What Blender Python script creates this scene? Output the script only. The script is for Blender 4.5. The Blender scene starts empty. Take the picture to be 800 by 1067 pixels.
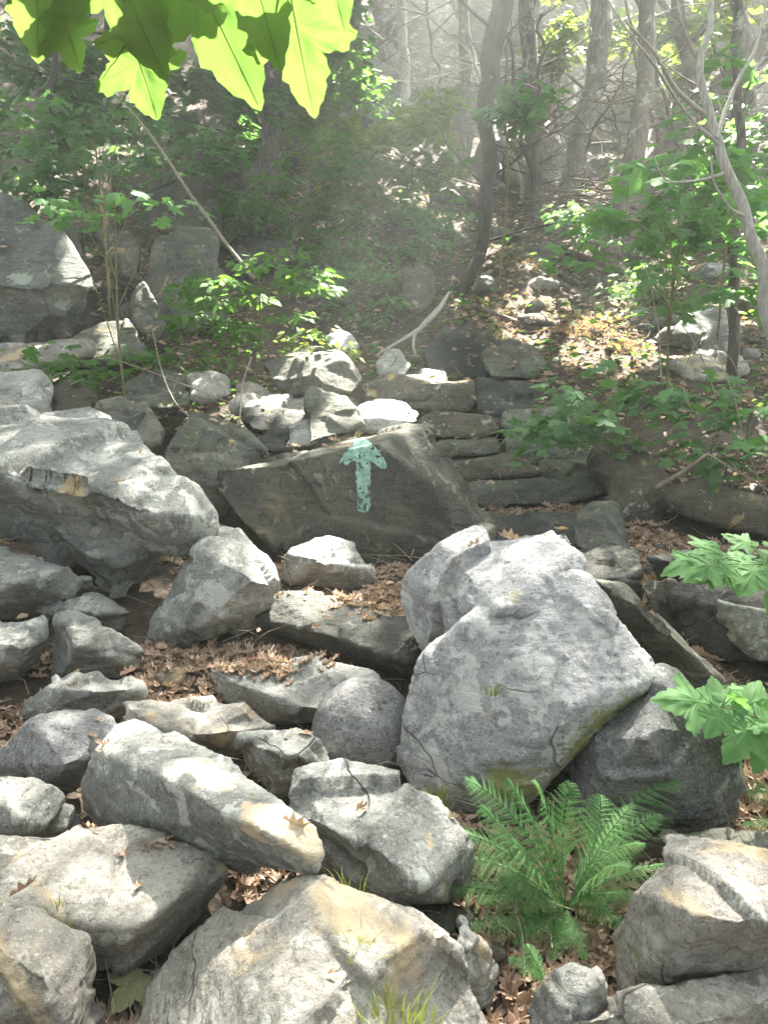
import bpy, bmesh, math, random
import numpy as np
from mathutils import Vector, noise as mnoise
from mathutils.bvhtree import BVHTree
R = random.Random(7)
RN = np.random.default_rng(11)
sc = bpy.context.scene
COL = sc.collection
rad = math.radians

# ------------------------------------------------------------------ camera
CAM = Vector((0, 0, 1.6)); PITCH = rad(-12); FPX = 800.0
FW = Vector((0, math.cos(PITCH), math.sin(PITCH))); UPV = Vector((0, -math.sin(PITCH), math.cos(PITCH))); RT = Vector((1, 0, 0))
cam = bpy.data.cameras.new('camera'); co = bpy.data.objects.new('camera', cam); COL.objects.link(co)
co.location = CAM; co.rotation_euler = (rad(90) + PITCH, 0, 0)
cam.sensor_fit = 'HORIZONTAL'; cam.sensor_width = 36; cam.lens = 36.0; cam.clip_end = 500; cam.clip_start = 0.02
sc.camera = co

def ray(px, py):
    return (FW + RT * ((px - 400) / FPX) + UPV * ((533.5 - py) / FPX))

PY = [-60, -10, 0, 1.4, 2.8, 3.6, 4.5, 5.0, 6.2, 6.8, 9, 13, 18, 24, 34, 50, 70]
PZ = [-16, -2, -.35, 0, .2, .4, .5, .6, 1.02, 1.3, 2.15, 4.0, 7.0, 11.6, 18, 22, 24]
def ground(x, y):
    z = np.interp(y, PY, PZ)
    k = np.clip((y - 5) / 6, 0, 1)
    z = z + k * (.10 * np.sin(x * 1.3 + y * .7) + .07 * np.sin(x * 2.9 - y * 1.7 + 1) + .04 * np.sin(x * 6.1 + y * 4.3))
    z = z - np.clip((y - 12) / 12, 0, 1) * np.clip((x - 1) / 6, 0, 1) * 1.0
    z = z + np.clip((y - 12) / 8, 0, 1) * np.clip((-x) / 8, 0, 2) * 1.2
    return z

def P(px, py, h=0.0):
    "the point where the sight line meets the level h above the ground"
    d = ray(px, py)
    lo = .5; t = lo
    f = lambda t: (CAM.z + d.z * t) - (float(ground(d.x * t, d.y * t)) + h)
    while t < 60:
        if f(t) < 0: break
        lo = t; t += .04
    hi = t
    for _ in range(18):
        m = (lo + hi) / 2
        if f(m) < 0: hi = m
        else: lo = m
    return CAM + d * hi
def Q(px, py, D):
    "the point of the sight line at distance D up the slope"
    d = ray(px, py); return CAM + d * (D / d.y)

# ------------------------------------------------------------------ noise in numpy
_perm = np.random.default_rng(3).permutation(512).astype(np.int64)
_perm = np.concatenate([_perm % 256] * 3)
_g = np.random.default_rng(4).normal(size=(256, 3)); _g /= np.linalg.norm(_g, axis=1)[:, None]
def perlin(p):
    i = np.floor(p).astype(np.int64); f = p - i; i &= 255
    u = f * f * f * (f * (f * 6 - 15) + 10)
    out = 0
    for dx in (0, 1):
        for dy in (0, 1):
            for dz in (0, 1):
                h = _perm[_perm[_perm[(i[:, 0] + dx) & 255] + ((i[:, 1] + dy) & 255)] % 256 + ((i[:, 2] + dz) & 255)] % 256
                g = _g[h]
                d = f - np.array((dx, dy, dz))
                w = (u[:, 0] if dx else 1 - u[:, 0]) * (u[:, 1] if dy else 1 - u[:, 1]) * (u[:, 2] if dz else 1 - u[:, 2])
                out = out + w * (g * d).sum(1)
    return out
def fbm(p, o=4, ridged=False):
    s = 0; a = 1.0
    for k in range(o):
        n = perlin(p * (2 ** k) + 17.3 * k)
        s = s + a * ((.35 - np.abs(n)) if ridged else n); a *= .5
    return s

# ------------------------------------------------------------------ materials
def new_mat(name):
    m = bpy.data.materials.new(name); m.use_nodes = True
    nt = m.node_tree; nt.nodes.clear()
    out = nt.nodes.new('ShaderNodeOutputMaterial')
    return m, nt, out
class NT:
    def __init__(s, nt): s.nt = nt
    def n(s, t, **kw):
        x = s.nt.nodes.new(t)
        for k, v in kw.items(): setattr(x, k, v)
        return x
    def l(s, a, b): s.nt.links.new(a, b)
    def noise(s, vec, scale, detail=4, rough=.55, dist=0):
        x = s.n('ShaderNodeTexNoise'); s.l(vec, x.inputs['Vector'])
        x.inputs['Scale'].default_value = scale; x.inputs['Detail'].default_value = detail
        x.inputs['Roughness'].default_value = rough; x.inputs['Distortion'].default_value = dist
        return x.outputs['Fac']
    def ramp(s, fac, a, b, lo=0., hi=1.):
        x = s.n('ShaderNodeMapRange'); s.l(fac, x.inputs[0])
        for i, v in zip((1, 2, 3, 4), (a, b, lo, hi)): x.inputs[i].default_value = v
        x.interpolation_type = 'SMOOTHSTEP'
        return x.outputs[0]
    def mix(s, fac, a, b, mode='MIX'):
        x = s.n('ShaderNodeMix', data_type='RGBA', blend_type=mode)
        if hasattr(fac, 'links'): s.l(fac, x.inputs[0])
        else: x.inputs[0].default_value = fac
        for v, sock in ((a, x.inputs[6]), (b, x.inputs[7])):
            if hasattr(v, 'links'): s.l(v, sock)
            else: sock.default_value = (*v, 1)
        return x.outputs[2]
    def math(s, op, a, b=None):
        x = s.n('ShaderNodeMath', operation=op)
        for v, sock in ((a, x.inputs[0]), (b, x.inputs[1])):
            if v is None: continue
            if hasattr(v, 'links'): s.l(v, sock)
            else: sock.default_value = v
        return x.outputs[0]

def rock_mat(name, c1, c2, lichen=.5, moss=.2, warm=.2, lich_col=(.52, .53, .49), moss_col=(.16, .17, .05), warm_col=(.52, .38, .2), grain=1.0, patches=()):
    m, nt, out = new_mat(name); g = NT(nt)
    tc = g.n('ShaderNodeTexCoord'); oi = g.n('ShaderNodeObjectInfo')
    add = g.n('ShaderNodeVectorMath', operation='ADD')
    sc_ = g.n('ShaderNodeVectorMath', operation='SCALE'); g.l(oi.outputs['Random'], sc_.inputs[0]); sc_.inputs[3].default_value = 37.
    g.l(tc.outputs['Object'], add.inputs[0]); g.l(sc_.outputs[0], add.inputs[1])
    v = add.outputs[0]
    mp = g.n('ShaderNodeMapping'); g.l(v, mp.inputs[0])
    mp.inputs['Rotation'].default_value = (.5, .35, .4); mp.inputs['Scale'].default_value = (1.2, 1.6, 9)
    vs = mp.outputs[0]
    big = g.noise(v, 3.0, 5, .6, .6)
    c = g.mix(g.ramp(big, .38, .62), c1, c2)
    # foliation streaks
    st = g.noise(vs, 2.6, 6, .62, .5)
    c = g.mix(g.ramp(st, .3, .75, 0, .5), c, tuple(x * .42 for x in c1))
    # pale mineral speckle / dark speckle
    sp = g.noise(v, 120, 5, .8)
    c = g.mix(g.ramp(sp, .52, .72, 0, .6 * grain), c, tuple(min(.75, x * 1.9 + .05) for x in c2))
    sp2 = g.noise(v, 60, 6, .8, .3)
    c = g.mix(g.ramp(sp2, .46, .36, 0, .72 * grain), c, tuple(x * .3 for x in c1))
    # dark blotches of old lichen
    db = g.noise(v, 15, 8, .78, .5)
    c = g.mix(g.ramp(db, .53, .61, 0, .55), c, tuple(x * .38 for x in c1))
    # pale crust lichen
    ln = g.noise(v, 7.5, 7, .68, .7)
    ln2 = g.noise(v, 28, 4, .7)
    lf = g.math('ADD', g.math('MULTIPLY', ln, .75), g.math('MULTIPLY', ln2, .25))
    lo = .60 - .13 * lichen
    c = g.mix(g.ramp(lf, lo, lo + .06, 0, .65), c, lich_col)
    # ochre stain and painted sun dapples, moss
    wn = g.noise(v, 2.7, 6, .6, .9)
    lo = .66 - .22 * warm
    c = g.mix(g.ramp(wn, lo, lo + .09, 0, .75), c, warm_col)
    mn = g.noise(g_off(g, v, 9.1), 4.2, 7, .7, .7)
    lo = .68 - .25 * moss
    mf = g.ramp(mn, lo, lo + .07, 0, .85)
    c = g.mix(mf, c, moss_col)
    # fissures
    vo = g.n('ShaderNodeTexVoronoi', feature='DISTANCE_TO_EDGE'); vo.inputs['Scale'].default_value = 2.1
    wv = g.n('ShaderNodeVectorMath', operation='ADD'); nz = g.n('ShaderNodeTexNoise'); nz.inputs['Scale'].default_value = 5; g.l(v, nz.inputs['Vector'])
    sc2 = g.n('ShaderNodeVectorMath', operation='SCALE'); g.l(nz.outputs['Color'], sc2.inputs[0]); sc2.inputs[3].default_value = .16
    mp3 = g.n('ShaderNodeMapping'); g.l(v, mp3.inputs[0]); mp3.inputs['Scale'].default_value = (1, .7, 1.8); mp3.inputs['Rotation'].default_value = (.6, .2, .9)
    g.l(mp3.outputs[0], wv.inputs[0]); g.l(sc2.outputs[0], wv.inputs[1]); g.l(wv.outputs[0], vo.inputs['Vector'])
    cr = g.ramp(vo.outputs['Distance'], 0.0, .010, 1, 0)
    crm = g.math('MULTIPLY', cr, g.ramp(g.noise(v, 1.9, 2), .58, .66))
    c = g.mix(g.math('MULTIPLY', crm, .55), c, tuple(x * .2 for x in c1))
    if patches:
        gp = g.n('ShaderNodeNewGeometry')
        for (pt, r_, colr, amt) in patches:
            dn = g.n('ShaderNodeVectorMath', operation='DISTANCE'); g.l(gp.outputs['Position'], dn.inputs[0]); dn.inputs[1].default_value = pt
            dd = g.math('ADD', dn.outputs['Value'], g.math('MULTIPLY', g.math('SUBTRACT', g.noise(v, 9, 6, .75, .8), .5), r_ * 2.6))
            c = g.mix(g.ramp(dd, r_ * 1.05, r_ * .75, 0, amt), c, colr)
    # per rock value shift
    hv = g.n('ShaderNodeHueSaturation'); g.l(c, hv.inputs['Color'])
    g.l(g.ramp(oi.outputs['Random'], 0, 1, .88, 1.14), hv.inputs['Value'])
    b = g.n('ShaderNodeBsdfPrincipled'); g.l(hv.outputs[0], b.inputs['Base Color'])
    b.inputs['Roughness'].default_value = .82
    b.inputs['Specular IOR Level'].default_value = .3
    hsum = g.math('ADD', g.math('MULTIPLY', sp2, .5), g.math('ADD', g.math('MULTIPLY', st, 1.1), g.math('MULTIPLY', g.noise(v, 22, 7, .75, .4), 1.0)))
    hsum = g.math('SUBTRACT', hsum, g.math('MULTIPLY', crm, 1.2))
    bp = g.n('ShaderNodeBump'); bp.inputs['Strength'].default_value = 1.0; bp.inputs['Distance'].default_value = .014
    g.l(hsum, bp.inputs['Height']); g.l(bp.outputs[0], b.inputs['Normal'])
    g.l(b.outputs[0], out.inputs[0])
    return m
def g_off(g, v, k):
    a = g.n('ShaderNodeVectorMath', operation='ADD'); g.l(v, a.inputs[0]); a.inputs[1].default_value = (k, k * .7, -k); return a.outputs[0]

M = {}
M['pale'] = rock_mat('pale_granite', (.36, .365, .375), (.50, .50, .51), .75, .05, .05, lich_col=(.62, .62, .60))
M['grey'] = rock_mat('grey_schist', (.21, .215, .205), (.36, .36, .34), .62, .12, .16)
M['warm'] = rock_mat('stained_dappled_schist', (.25, .235, .21), (.40, .375, .34), .5, .18, .52, warm_col=(.60, .47, .30))  # tan stains, with warm sun dapples painted in as the same tan
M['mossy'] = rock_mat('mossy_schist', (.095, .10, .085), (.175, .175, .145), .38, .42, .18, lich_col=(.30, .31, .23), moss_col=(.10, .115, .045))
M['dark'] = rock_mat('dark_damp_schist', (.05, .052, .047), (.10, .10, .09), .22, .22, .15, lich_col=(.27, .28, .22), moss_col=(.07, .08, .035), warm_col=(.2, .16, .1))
M['brown'] = rock_mat('brown_schist', (.085, .075, .06), (.155, .135, .105), .25, .2, .3)
M['speck'] = rock_mat('speckled_granite', (.22, .22, .225), (.33, .33, .335), .35, .03, .0, grain=1.4)
M['cliff'] = rock_mat('pinkish_cliff', (.13, .105, .10), (.24, .195, .185), .5, .1, .3, warm_col=(.42, .32, .24))

def leaf_mat(name, c1, c2, trans=.45, tcol=None, rough=.6, vein=False):
    m, nt, out = new_mat(name); g = NT(nt)
    geo = g.n('ShaderNodeNewGeometry'); r = geo.outputs['Random Per Island']
    if vein: r = g.n('ShaderNodeObjectInfo').outputs['Random']
    c = g.mix(r, c1, c2)
    tc = g.n('ShaderNodeTexCoord'); nz = g.noise(tc.outputs['Object'], 30, 3)
    c = g.mix(g.ramp(nz, .4, .7, 0, .35), c, tuple(x * .6 for x in c1))
    b = g.n('ShaderNodeBsdfPrincipled'); g.l(c, b.inputs['Base Color']); b.inputs['Roughness'].default_value = rough
    b.inputs['Specular IOR Level'].default_value = .22
    t = g.n('ShaderNodeBsdfTranslucent')
    if tcol: g.l(g.mix(.75, c, tcol), t.inputs['Color'])
    else:
        g.l(g.mix(1, c, (1.25, 1.35, .7), 'MULTIPLY'), t.inputs['Color'])
    mx = g.n('ShaderNodeMixShader'); mx.inputs[0].default_value = trans
    g.l(b.outputs[0], mx.inputs[1]); g.l(t.outputs[0], mx.inputs[2]); g.l(mx.outputs[0], out.inputs[0])
    return m
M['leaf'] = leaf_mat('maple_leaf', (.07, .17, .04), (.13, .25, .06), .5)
M['leaf_cool'] = leaf_mat('maple_leaf_hazed', (.08, .175, .075), (.15, .28, .12), .45)  # cooler, paler leaf copy; haze over the foliage is put into its colour
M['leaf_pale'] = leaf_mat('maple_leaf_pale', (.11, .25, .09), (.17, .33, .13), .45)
M['leaf_yellow'] = leaf_mat('sunlit_leaf', (.13, .20, .035), (.22, .28, .06), .5)  # yellower leaf copy for sun-caught plants, sunlight put into the colour
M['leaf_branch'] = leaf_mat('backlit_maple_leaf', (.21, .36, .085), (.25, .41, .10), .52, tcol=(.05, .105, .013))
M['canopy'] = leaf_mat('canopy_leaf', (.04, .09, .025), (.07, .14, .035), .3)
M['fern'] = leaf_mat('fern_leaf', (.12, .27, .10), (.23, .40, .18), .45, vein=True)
M['grass'] = leaf_mat('grass_blade', (.20, .26, .06), (.36, .38, .12), .4)
M['litter'] = leaf_mat('dead_leaf', (.30, .20, .145), (.62, .47, .37), .15, rough=.7)
M['litter_green'] = leaf_mat('fading_leaf', (.24, .26, .13), (.28, .30, .16), .2)

def bark_mat(name, c1, c2, lichen=.4, scale=1.0):
    m, nt, out = new_mat(name); g = NT(nt)
    tc = g.n('ShaderNodeTexCoord'); mp = g.n('ShaderNodeMapping'); g.l(tc.outputs['Object'], mp.inputs[0]); mp.inputs['Scale'].default_value = (scale * 9, scale * 9, scale * 1.6)
    n1 = g.noise(mp.outputs[0], 2.5, 6, .65, .5); n2 = g.noise(tc.outputs['Object'], 5 * scale, 5, .7)
    c = g.mix(g.ramp(n1, .35, .65), c1, c2)
    c = g.mix(g.ramp(n2, .62 - .1 * lichen, .68 - .1 * lichen, 0, .7), c, (.38, .40, .34))
    b = g.n('ShaderNodeBsdfPrincipled'); g.l(c, b.inputs['Base Color']); b.inputs['Roughness'].default_value = .9
    bp = g.n('ShaderNodeBump'); bp.inputs['Strength'].default_value = .9; bp.inputs['Distance'].default_value = .02
    g.l(n1, bp.inputs['Height']); g.l(bp.outputs[0], b.inputs['Normal']); g.l(b.outputs[0], out.inputs[0])
    return m
M['bark_dark'] = bark_mat('dark_bark', (.025, .022, .02), (.06, .052, .045), .1)
M['bark'] = bark_mat('grey_bark', (.065, .055, .047), (.17, .15, .13), .45)
M['bark_brown'] = bark_mat('brown_bark', (.07, .052, .04), (.16, .12, .095), .25)
M['bark_pale'] = bark_mat('pale_bark', (.28, .26, .23), (.48, .46, .42), .6, 2.5)
M['twig'] = bark_mat('dead_twig', (.20, .16, .12), (.40, .34, .27), .3, 4)
M['stem'] = bark_mat('green_stem', (.12, .12, .05), (.24, .22, .10), .1, 6)

def simple_mat(name, c1, c2, scale=6, rough=.95, bump=.02):
    m, nt, out = new_mat(name); g = NT(nt)
    tc = g.n('ShaderNodeTexCoord'); v = tc.outputs['Object']
    n1 = g.noise(v, scale, 8, .7, .4); n2 = g.noise(v, scale * 9, 5, .75)
    c = g.mix(g.ramp(n1, .35, .65), c1, c2); c = g.mix(g.ramp(n2, .45, .62, 0, .6), c, tuple(x * .35 for x in c1))
    c = g.mix(g.ramp(g.noise(v, scale * 5, 4, .8), .60, .66, 0, .7), c, tuple(min(.6, x * 2.0) for x in c2))
    b = g.n('ShaderNodeBsdfPrincipled'); g.l(c, b.inputs['Base Color']); b.inputs['Roughness'].default_value = rough
    bp = g.n('ShaderNodeBump'); bp.inputs['Strength'].default_value = 1; bp.inputs['Distance'].default_value = bump
    g.l(n2, bp.inputs['Height']); g.l(bp.outputs[0], b.inputs['Normal']); g.l(b.outputs[0], out.inputs[0])
    return m
M['soil'] = simple_mat('forest_floor', (.055, .042, .032), (.11, .08, .058), 3)
def paint_mat():
    m, nt, out = new_mat('teal_trail_paint'); g = NT(nt)
    tc = g.n('ShaderNodeTexCoord'); v = tc.outputs['Object']
    c = g.mix(g.ramp(g.noise(v, 26, 5, .7), .38, .62), (.17, .33, .28), (.32, .50, .42))
    c = g.mix(g.ramp(g.noise(v, 55, 5, .8), .58, .66, 0, .8), c, (.10, .13, .10))
    b = g.n('ShaderNodeBsdfPrincipled'); g.l(c, b.inputs['Base Color']); b.inputs['Roughness'].default_value = .6
    bp = g.n('ShaderNodeBump'); bp.inputs['Distance'].default_value = .006; g.l(g.noise(v, 40, 6, .7), bp.inputs['Height']); g.l(bp.outputs[0], b.inputs['Normal'])
    g.l(b.outputs[0], out.inputs[0]); return m
M['paint'] = paint_mat()

# ------------------------------------------------------------------ objects
def tag(o, label=None, cat=None, group=None, kind=None):
    if label: o['label'] = label
    if cat: o['category'] = cat
    if group: o['group'] = group
    if kind: o['kind'] = kind
    return o
def link(name, me, mat, parent=None, loc=None):
    o = bpy.data.objects.new(name, me); COL.objects.link(o)
    if mat and not me.materials: me.materials.append(mat)
    if parent is not None: o.parent = parent
    if loc is not None: o.location = loc
    return o
def empty(name, loc):
    o = bpy.data.objects.new(name, None); COL.objects.link(o); o.location = loc; o.empty_display_size = .1; return o
def np_mesh(name, V, F, smooth=False):
    V = np.asarray(V, dtype=np.float32); F = np.asarray(F, dtype=np.int32)
    k = F.shape[1]
    me = bpy.data.meshes.new(name); me.vertices.add(len(V)); me.vertices.foreach_set('co', V.ravel())
    me.loops.add(F.size); me.loops.foreach_set('vertex_index', F.ravel())
    me.polygons.add(len(F)); me.polygons.foreach_set('loop_start', np.arange(0, F.size, k, dtype=np.int32))
    me.polygons.foreach_set('use_smooth', np.full(len(F), smooth)); me.update(calc_edges=True); me.validate()
    return me

class MB:
    "collects tubes and quads"
    def __init__(s): s.v = []; s.f = []
    def tube(s, pts, rr, n=7, wob=.0):
        pts = [Vector(p) for p in pts]; base = len(s.v); N = len(pts)
        a = None
        for i, p in enumerate(pts):
            t = (pts[min(i + 1, N - 1)] - pts[max(i - 1, 0)]).normalized()
            if a is None: a = t.orthogonal().normalized()
            else: a = (a - t * a.dot(t)).normalized()
            b = t.cross(a)
            for k in range(n):
                th = 2 * math.pi * k / n
                r = rr[i] * (1 + wob * mnoise.noise(Vector((p.x * 3 + math.cos(th) * 1.5, p.y * 3 + math.sin(th) * 1.5, p.z * 2.2))))
                s.v.append(tuple(p + (a * math.cos(th) + b * math.sin(th)) * r))
        for i in range(N - 1):
            for k in range(n):
                s.f.append((base + i * n + k, base + i * n + (k + 1) % n, base + (i + 1) * n + (k + 1) % n, base + (i + 1) * n + k))
    def build(s, name, mat, parent=None, loc=(0, 0, 0), smooth=True):
        loc = Vector(loc); V = np.array(s.v) - np.array(loc)
        me = np_mesh(name, V, np.array(s.f), smooth)
        return link(name, me, mat, parent, None if parent is not None else loc)
def smooth_path(pts, rr, k=5, wig=0.0, seed=0):
    pts = [Vector(p) for p in pts]; out = []; ro = []
    for i in range(len(pts) - 1):
        p0 = pts[max(i - 1, 0)]; p1 = pts[i]; p2 = pts[i + 1]; p3 = pts[min(i + 2, len(pts) - 1)]
        for j in range(k):
            t = j / k
            q = .5 * ((2 * p1) + (p2 - p0) * t + (2 * p0 - 5 * p1 + 4 * p2 - p3) * t * t + (3 * p1 - p0 - 3 * p2 + p3) * t ** 3)
            if wig: q = q + Vector((mnoise.noise(q * 3 + Vector((seed, 0, 0))), mnoise.noise(q * 3 + Vector((0, seed, 9))), 0)) * wig
            out.append(q); ro.append(rr[i] * (1 - t) + rr[i + 1] * t)
    out.append(pts[-1]); ro.append(rr[-1]); return out, ro

# ------------------------------------------------------------------ rocks
HULLS = []          # low-resolution hulls, for dropping leaves on
dg = bpy.context.evaluated_depsgraph_get()
def reform(bm):
    r = bmesh.ops.convex_hull(bm, input=bm.verts)
    bad = list({g for g in r['geom_interior'] + r['geom_unused'] if isinstance(g, bmesh.types.BMVert) and g.is_valid})
    if bad: bmesh.ops.delete(bm, geom=bad, context='VERTS')
def fresh(V):
    b2 = bmesh.new()
    for p in V: b2.verts.new(p)
    reform(b2); return b2
def cut(bm, n, off):
    bmesh.ops.bisect_plane(bm, geom=bm.verts[:] + bm.edges[:] + bm.faces[:], plane_co=Vector(n) * off, plane_no=Vector(n), clear_outer=True)
    V = [v.co.copy() for v in bm.verts]; bm.free(); return fresh(V)
def hull_bm(pts, rng, chip, planes=15, ang=27):
    bm = fresh(pts)
    P0 = np.array([v.co[:] for v in bm.verts]); size = np.linalg.norm(P0.max(0) - P0.min(0))
    if planes:
        # broken rock: a few large flat faces instead of many small ones
        fs = sorted([(f.calc_area(), f.normal.copy()) for f in bm.faces], key=lambda t: -t[0]); cl = []
        for a, n in fs:
            best = None
            for c in cl:
                if c[0].normalized().angle(n) < rad(ang): best = c; break
            if best: best[0] += n * a
            else: cl.append([n * a])
        cl = sorted(cl, key=lambda c: -c[0].length)[:planes]
        lo = P0.min(0) - .01 * size; hi = P0.max(0) + .01 * size; bm.free()
        bm = fresh([Vector((x, y, z)) for x in (lo[0], hi[0]) for y in (lo[1], hi[1]) for z in (lo[2], hi[2])])
        for (n,) in cl:
            n = (n.normalized() + Vector(rng.normal(size=3) * .05)).normalized(); off = (P0 @ np.array(n)).max() - .012 * size
            bm = cut(bm, n, off)
    for _ in range(int(chip[0])):
        n = rng.normal(size=3); n /= np.linalg.norm(n)
        P_ = np.array([v.co[:] for v in bm.verts]); h = (P_ @ n).max()
        bm = cut(bm, n, h - size * chip[1] * rng.uniform(.3, 1.0))
    return bm, size

def make_rock(name, hulls, mat, seed, px=2.4, disp=1.0, chip=(4, .035), label=None, cat='rock', group=None, facet=1.0, voxel=None, fol=None, strat=1.0, planes=15, ang=27):
    "hulls: lists of world points. one mesh object, detail by voxel remesh and layered displacement"
    rng = np.random.default_rng(seed)
    allp = np.array([p[:] for h in hulls for p in h]); c = allp.mean(0); base = np.array((c[0], c[1], allp[:, 2].min()))
    dist = np.linalg.norm(c - np.array(CAM))
    V = []; F = []; size = 0
    for h in hulls:
        bm, s = hull_bm([Vector(p) - Vector(base) for p in h], rng, chip, planes, ang); size = max(size, s)
        o = len(V); bm.verts.index_update()
        V += [v.co.copy() for v in bm.verts]; F += [tuple(o + v.index for v in f.verts) for f in bm.faces]; bm.free()
    HULLS.append(([Vector(v) + Vector(base) for v in V], F))
    me = bpy.data.meshes.new('tmp'); me.from_pydata(V, [], F); me.update()
    tmp = bpy.data.objects.new('tmp', me); COL.objects.link(tmp)
    vs = voxel or max(dist / FPX * px, size / 180)
    md = tmp.modifiers.new('r', 'REMESH'); md.mode = 'VOXEL'; md.voxel_size = vs; md.adaptivity = 0
    sm = tmp.modifiers.new('s', 'SMOOTH'); sm.iterations = 1; sm.factor = .25
    bpy.context.view_layer.update()
    dgr = bpy.context.evaluated_depsgraph_get()
    m2 = bpy.data.meshes.new_from_object(tmp.evaluated_get(dgr)); bpy.data.objects.remove(tmp); bpy.data.meshes.remove(me)
    n = len(m2.vertices); p = np.empty(n * 3, np.float32); m2.vertices.foreach_get('co', p); p = p.reshape(-1, 3).astype(float)
    nr = np.empty(n * 3, np.float32); m2.vertex_normals.foreach_get('vector', nr); nr = nr.reshape(-1, 3).astype(float)
    S = size; q = p / S; off = rng.uniform(0, 90, 3)
    # piecewise planar facets
    K = 12; lo = p.min(0); hi = p.max(0)
    seeds = rng.uniform(lo, hi, (K, 3)); grad = rng.normal(size=(K, 3)) * .17 * facet; cst = rng.normal(size=K) * .009 * S * facet
    wp = p + .022 * S * np.stack([fbm(q * 4 + off + k, 3) for k in (0, 11, 23)], 1)
    d2 = ((wp[:, None, :] - seeds[None]) ** 2).sum(2)
    w = np.exp(-(d2 - d2.min(1)[:, None]) / (.0007 * S * S + 1e-9)); w /= w.sum(1)[:, None]
    pl = ((wp[:, None, :] - seeds[None]) * grad[None]).sum(2) + cst[None]
    fac = np.clip((w * pl).sum(1), -.03 * S, .022 * S)
    # foliation layers
    ax = Vector(fol) if fol else Vector((rng.uniform(-.5, .5), rng.uniform(-.6, .2), 1))
    ax = np.array(ax.normalized()); u = (p @ ax)
    flat = p - u[:, None] * ax
    s3 = np.stack([flat[:, 0], flat[:, 1], flat[:, 2]], 1) * 2.2 + ax * (u * 17)[:, None]
    lay = fbm(s3 + off, 4, True)
    edge = 1 - np.abs(nr @ ax)
    tt = u / S * rng.uniform(4, 8) + 1.9 * fbm(q * 2.2 + off + 40, 3); saw = tt - np.floor(tt)
    ledge = (np.minimum(saw * 1.15, 1) - .5) * .012 * S * np.clip(edge * 1.6 - .25, 0, 1) * np.clip(fbm(q * 2.5 + off + 70, 2) * 2.5 + .7, 0, 1)
    d = (.004 * S + fac + ledge * strat + fbm(q * 3.2 + off, 4) * .007 * S
         + lay * .007 * min(S, .8) * (.2 + edge) + fbm(p * 16 + off, 4, True) * .0045 + fbm(p * 46 + off, 4) * .0046)
    d *= disp
    p2 = p + nr * d[:, None]
    m2.vertices.foreach_set('co', p2.astype(np.float32).ravel())
    m2.polygons.foreach_set('use_smooth', np.ones(len(m2.polygons), bool)); m2.materials.clear(); m2.update(); m2.name = name
    o = link(name, m2, M[mat], None, base)
    tag(o, label, cat, group)
    return o

def back(pts, T, shrink=.72, sink=0.0):
    c = sum(pts, Vector()) / len(pts); out = []
    for p in pts:
        q = c + (p - c) * shrink; L = (q - CAM).length; q = CAM + (q - CAM) * (1 + T / L); q.z -= sink; out.append(q)
    return out
seedc = [100]
def rock(label, mat, pts, T=.2, mode='h', name='boulder', cat='boulder', more=None, **kw):
    seedc[0] += 1
    f = P if mode == 'h' else Q
    hs = []
    for pl in [pts] + (more or []):
        w = [f(*p) for p in pl]; hs.append(w + back(w, T))
    return make_rock(name, hs, mat, seedc[0], label=label, cat=cat, **kw)

# ---- foreground boulders (bottom of the frame)
rock('broad grey and ochre boulder with grass growing at its foot, nearest to the viewer', 'warm',
     [(235, 955, .24), (275, 930, .3), (312, 916, .36), (345, 922, .36), (425, 948, .33), (487, 985, .28), (500, 1050, .16), (505, 1150, 0), (165, 1065, .05), (160, 1160, 0), (300, 1080, .40), (380, 1010, .39), (195, 1000, .18)], .12)
rock('rounded tan and grey boulder in the bottom left corner', 'warm',
     [(-90, 935, .36), (0, 938, .37), (45, 952, .36), (85, 985, .31), (98, 1022, .16), (90, 1110, 0), (-90, 1140, 0), (40, 1015, .38), (75, 1040, .25)], .12)
rock('wide flat slab with brownish top between the corner boulder and the tilted block', 'warm',
     [(-90, 876, .25), (60, 872, .26), (150, 884, .26), (213, 900, .26), (226, 918, .22), (172, 938, .28), (100, 958, .28), (0, 932, .27), (-90, 930, .27), (128, 1012, .02), (152, 1006, 0), (208, 948, .06), (60, 990, .05), (-90, 1000, .05)], .1, facet=.6, name='slab', cat='slab')
rock('long tilted block with sunlit tan top and dark undercut side', 'grey',
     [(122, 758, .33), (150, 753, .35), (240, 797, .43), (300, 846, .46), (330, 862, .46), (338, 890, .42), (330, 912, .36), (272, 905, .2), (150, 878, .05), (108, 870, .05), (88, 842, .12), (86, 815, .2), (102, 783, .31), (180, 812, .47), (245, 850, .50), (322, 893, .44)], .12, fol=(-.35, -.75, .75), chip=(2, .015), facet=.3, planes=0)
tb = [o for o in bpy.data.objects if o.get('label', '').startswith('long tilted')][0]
tb.data.materials[0] = rock_mat('grey_schist_painted_sun', (.20, .205, .195), (.34, .34, .32), .5, .2, .12, patches=[(tuple(P(a_, b_, h_)), .06, (.58, .46, .33), .75) for a_, b_, h_ in ((230, 815, .46), (280, 850, .48), (315, 875, .46), (200, 800, .45))])  # tan patches paint warm sun onto the end of the block
rock('pale grey boulder with dark shadowed front between the tilted block and the fern', 'grey',
     [(286, 838, .26), (295, 812, .3), (345, 798, .33), (400, 806, .34), (452, 828, .31), (480, 862, .26), (488, 915, .1), (470, 952, .02), (440, 952, .02), (335, 905, .1), (333, 865, .31), (400, 885, .34), (437, 925, .26)], .12)
rock('low grey rock at the left edge above the wide flat slab', 'grey',
     [(-90, 800, .3), (0, 812, .3), (45, 830, .27), (67, 855, .15), (62, 873, .02), (-90, 882, 0), (20, 850, .28)], .1)
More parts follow.
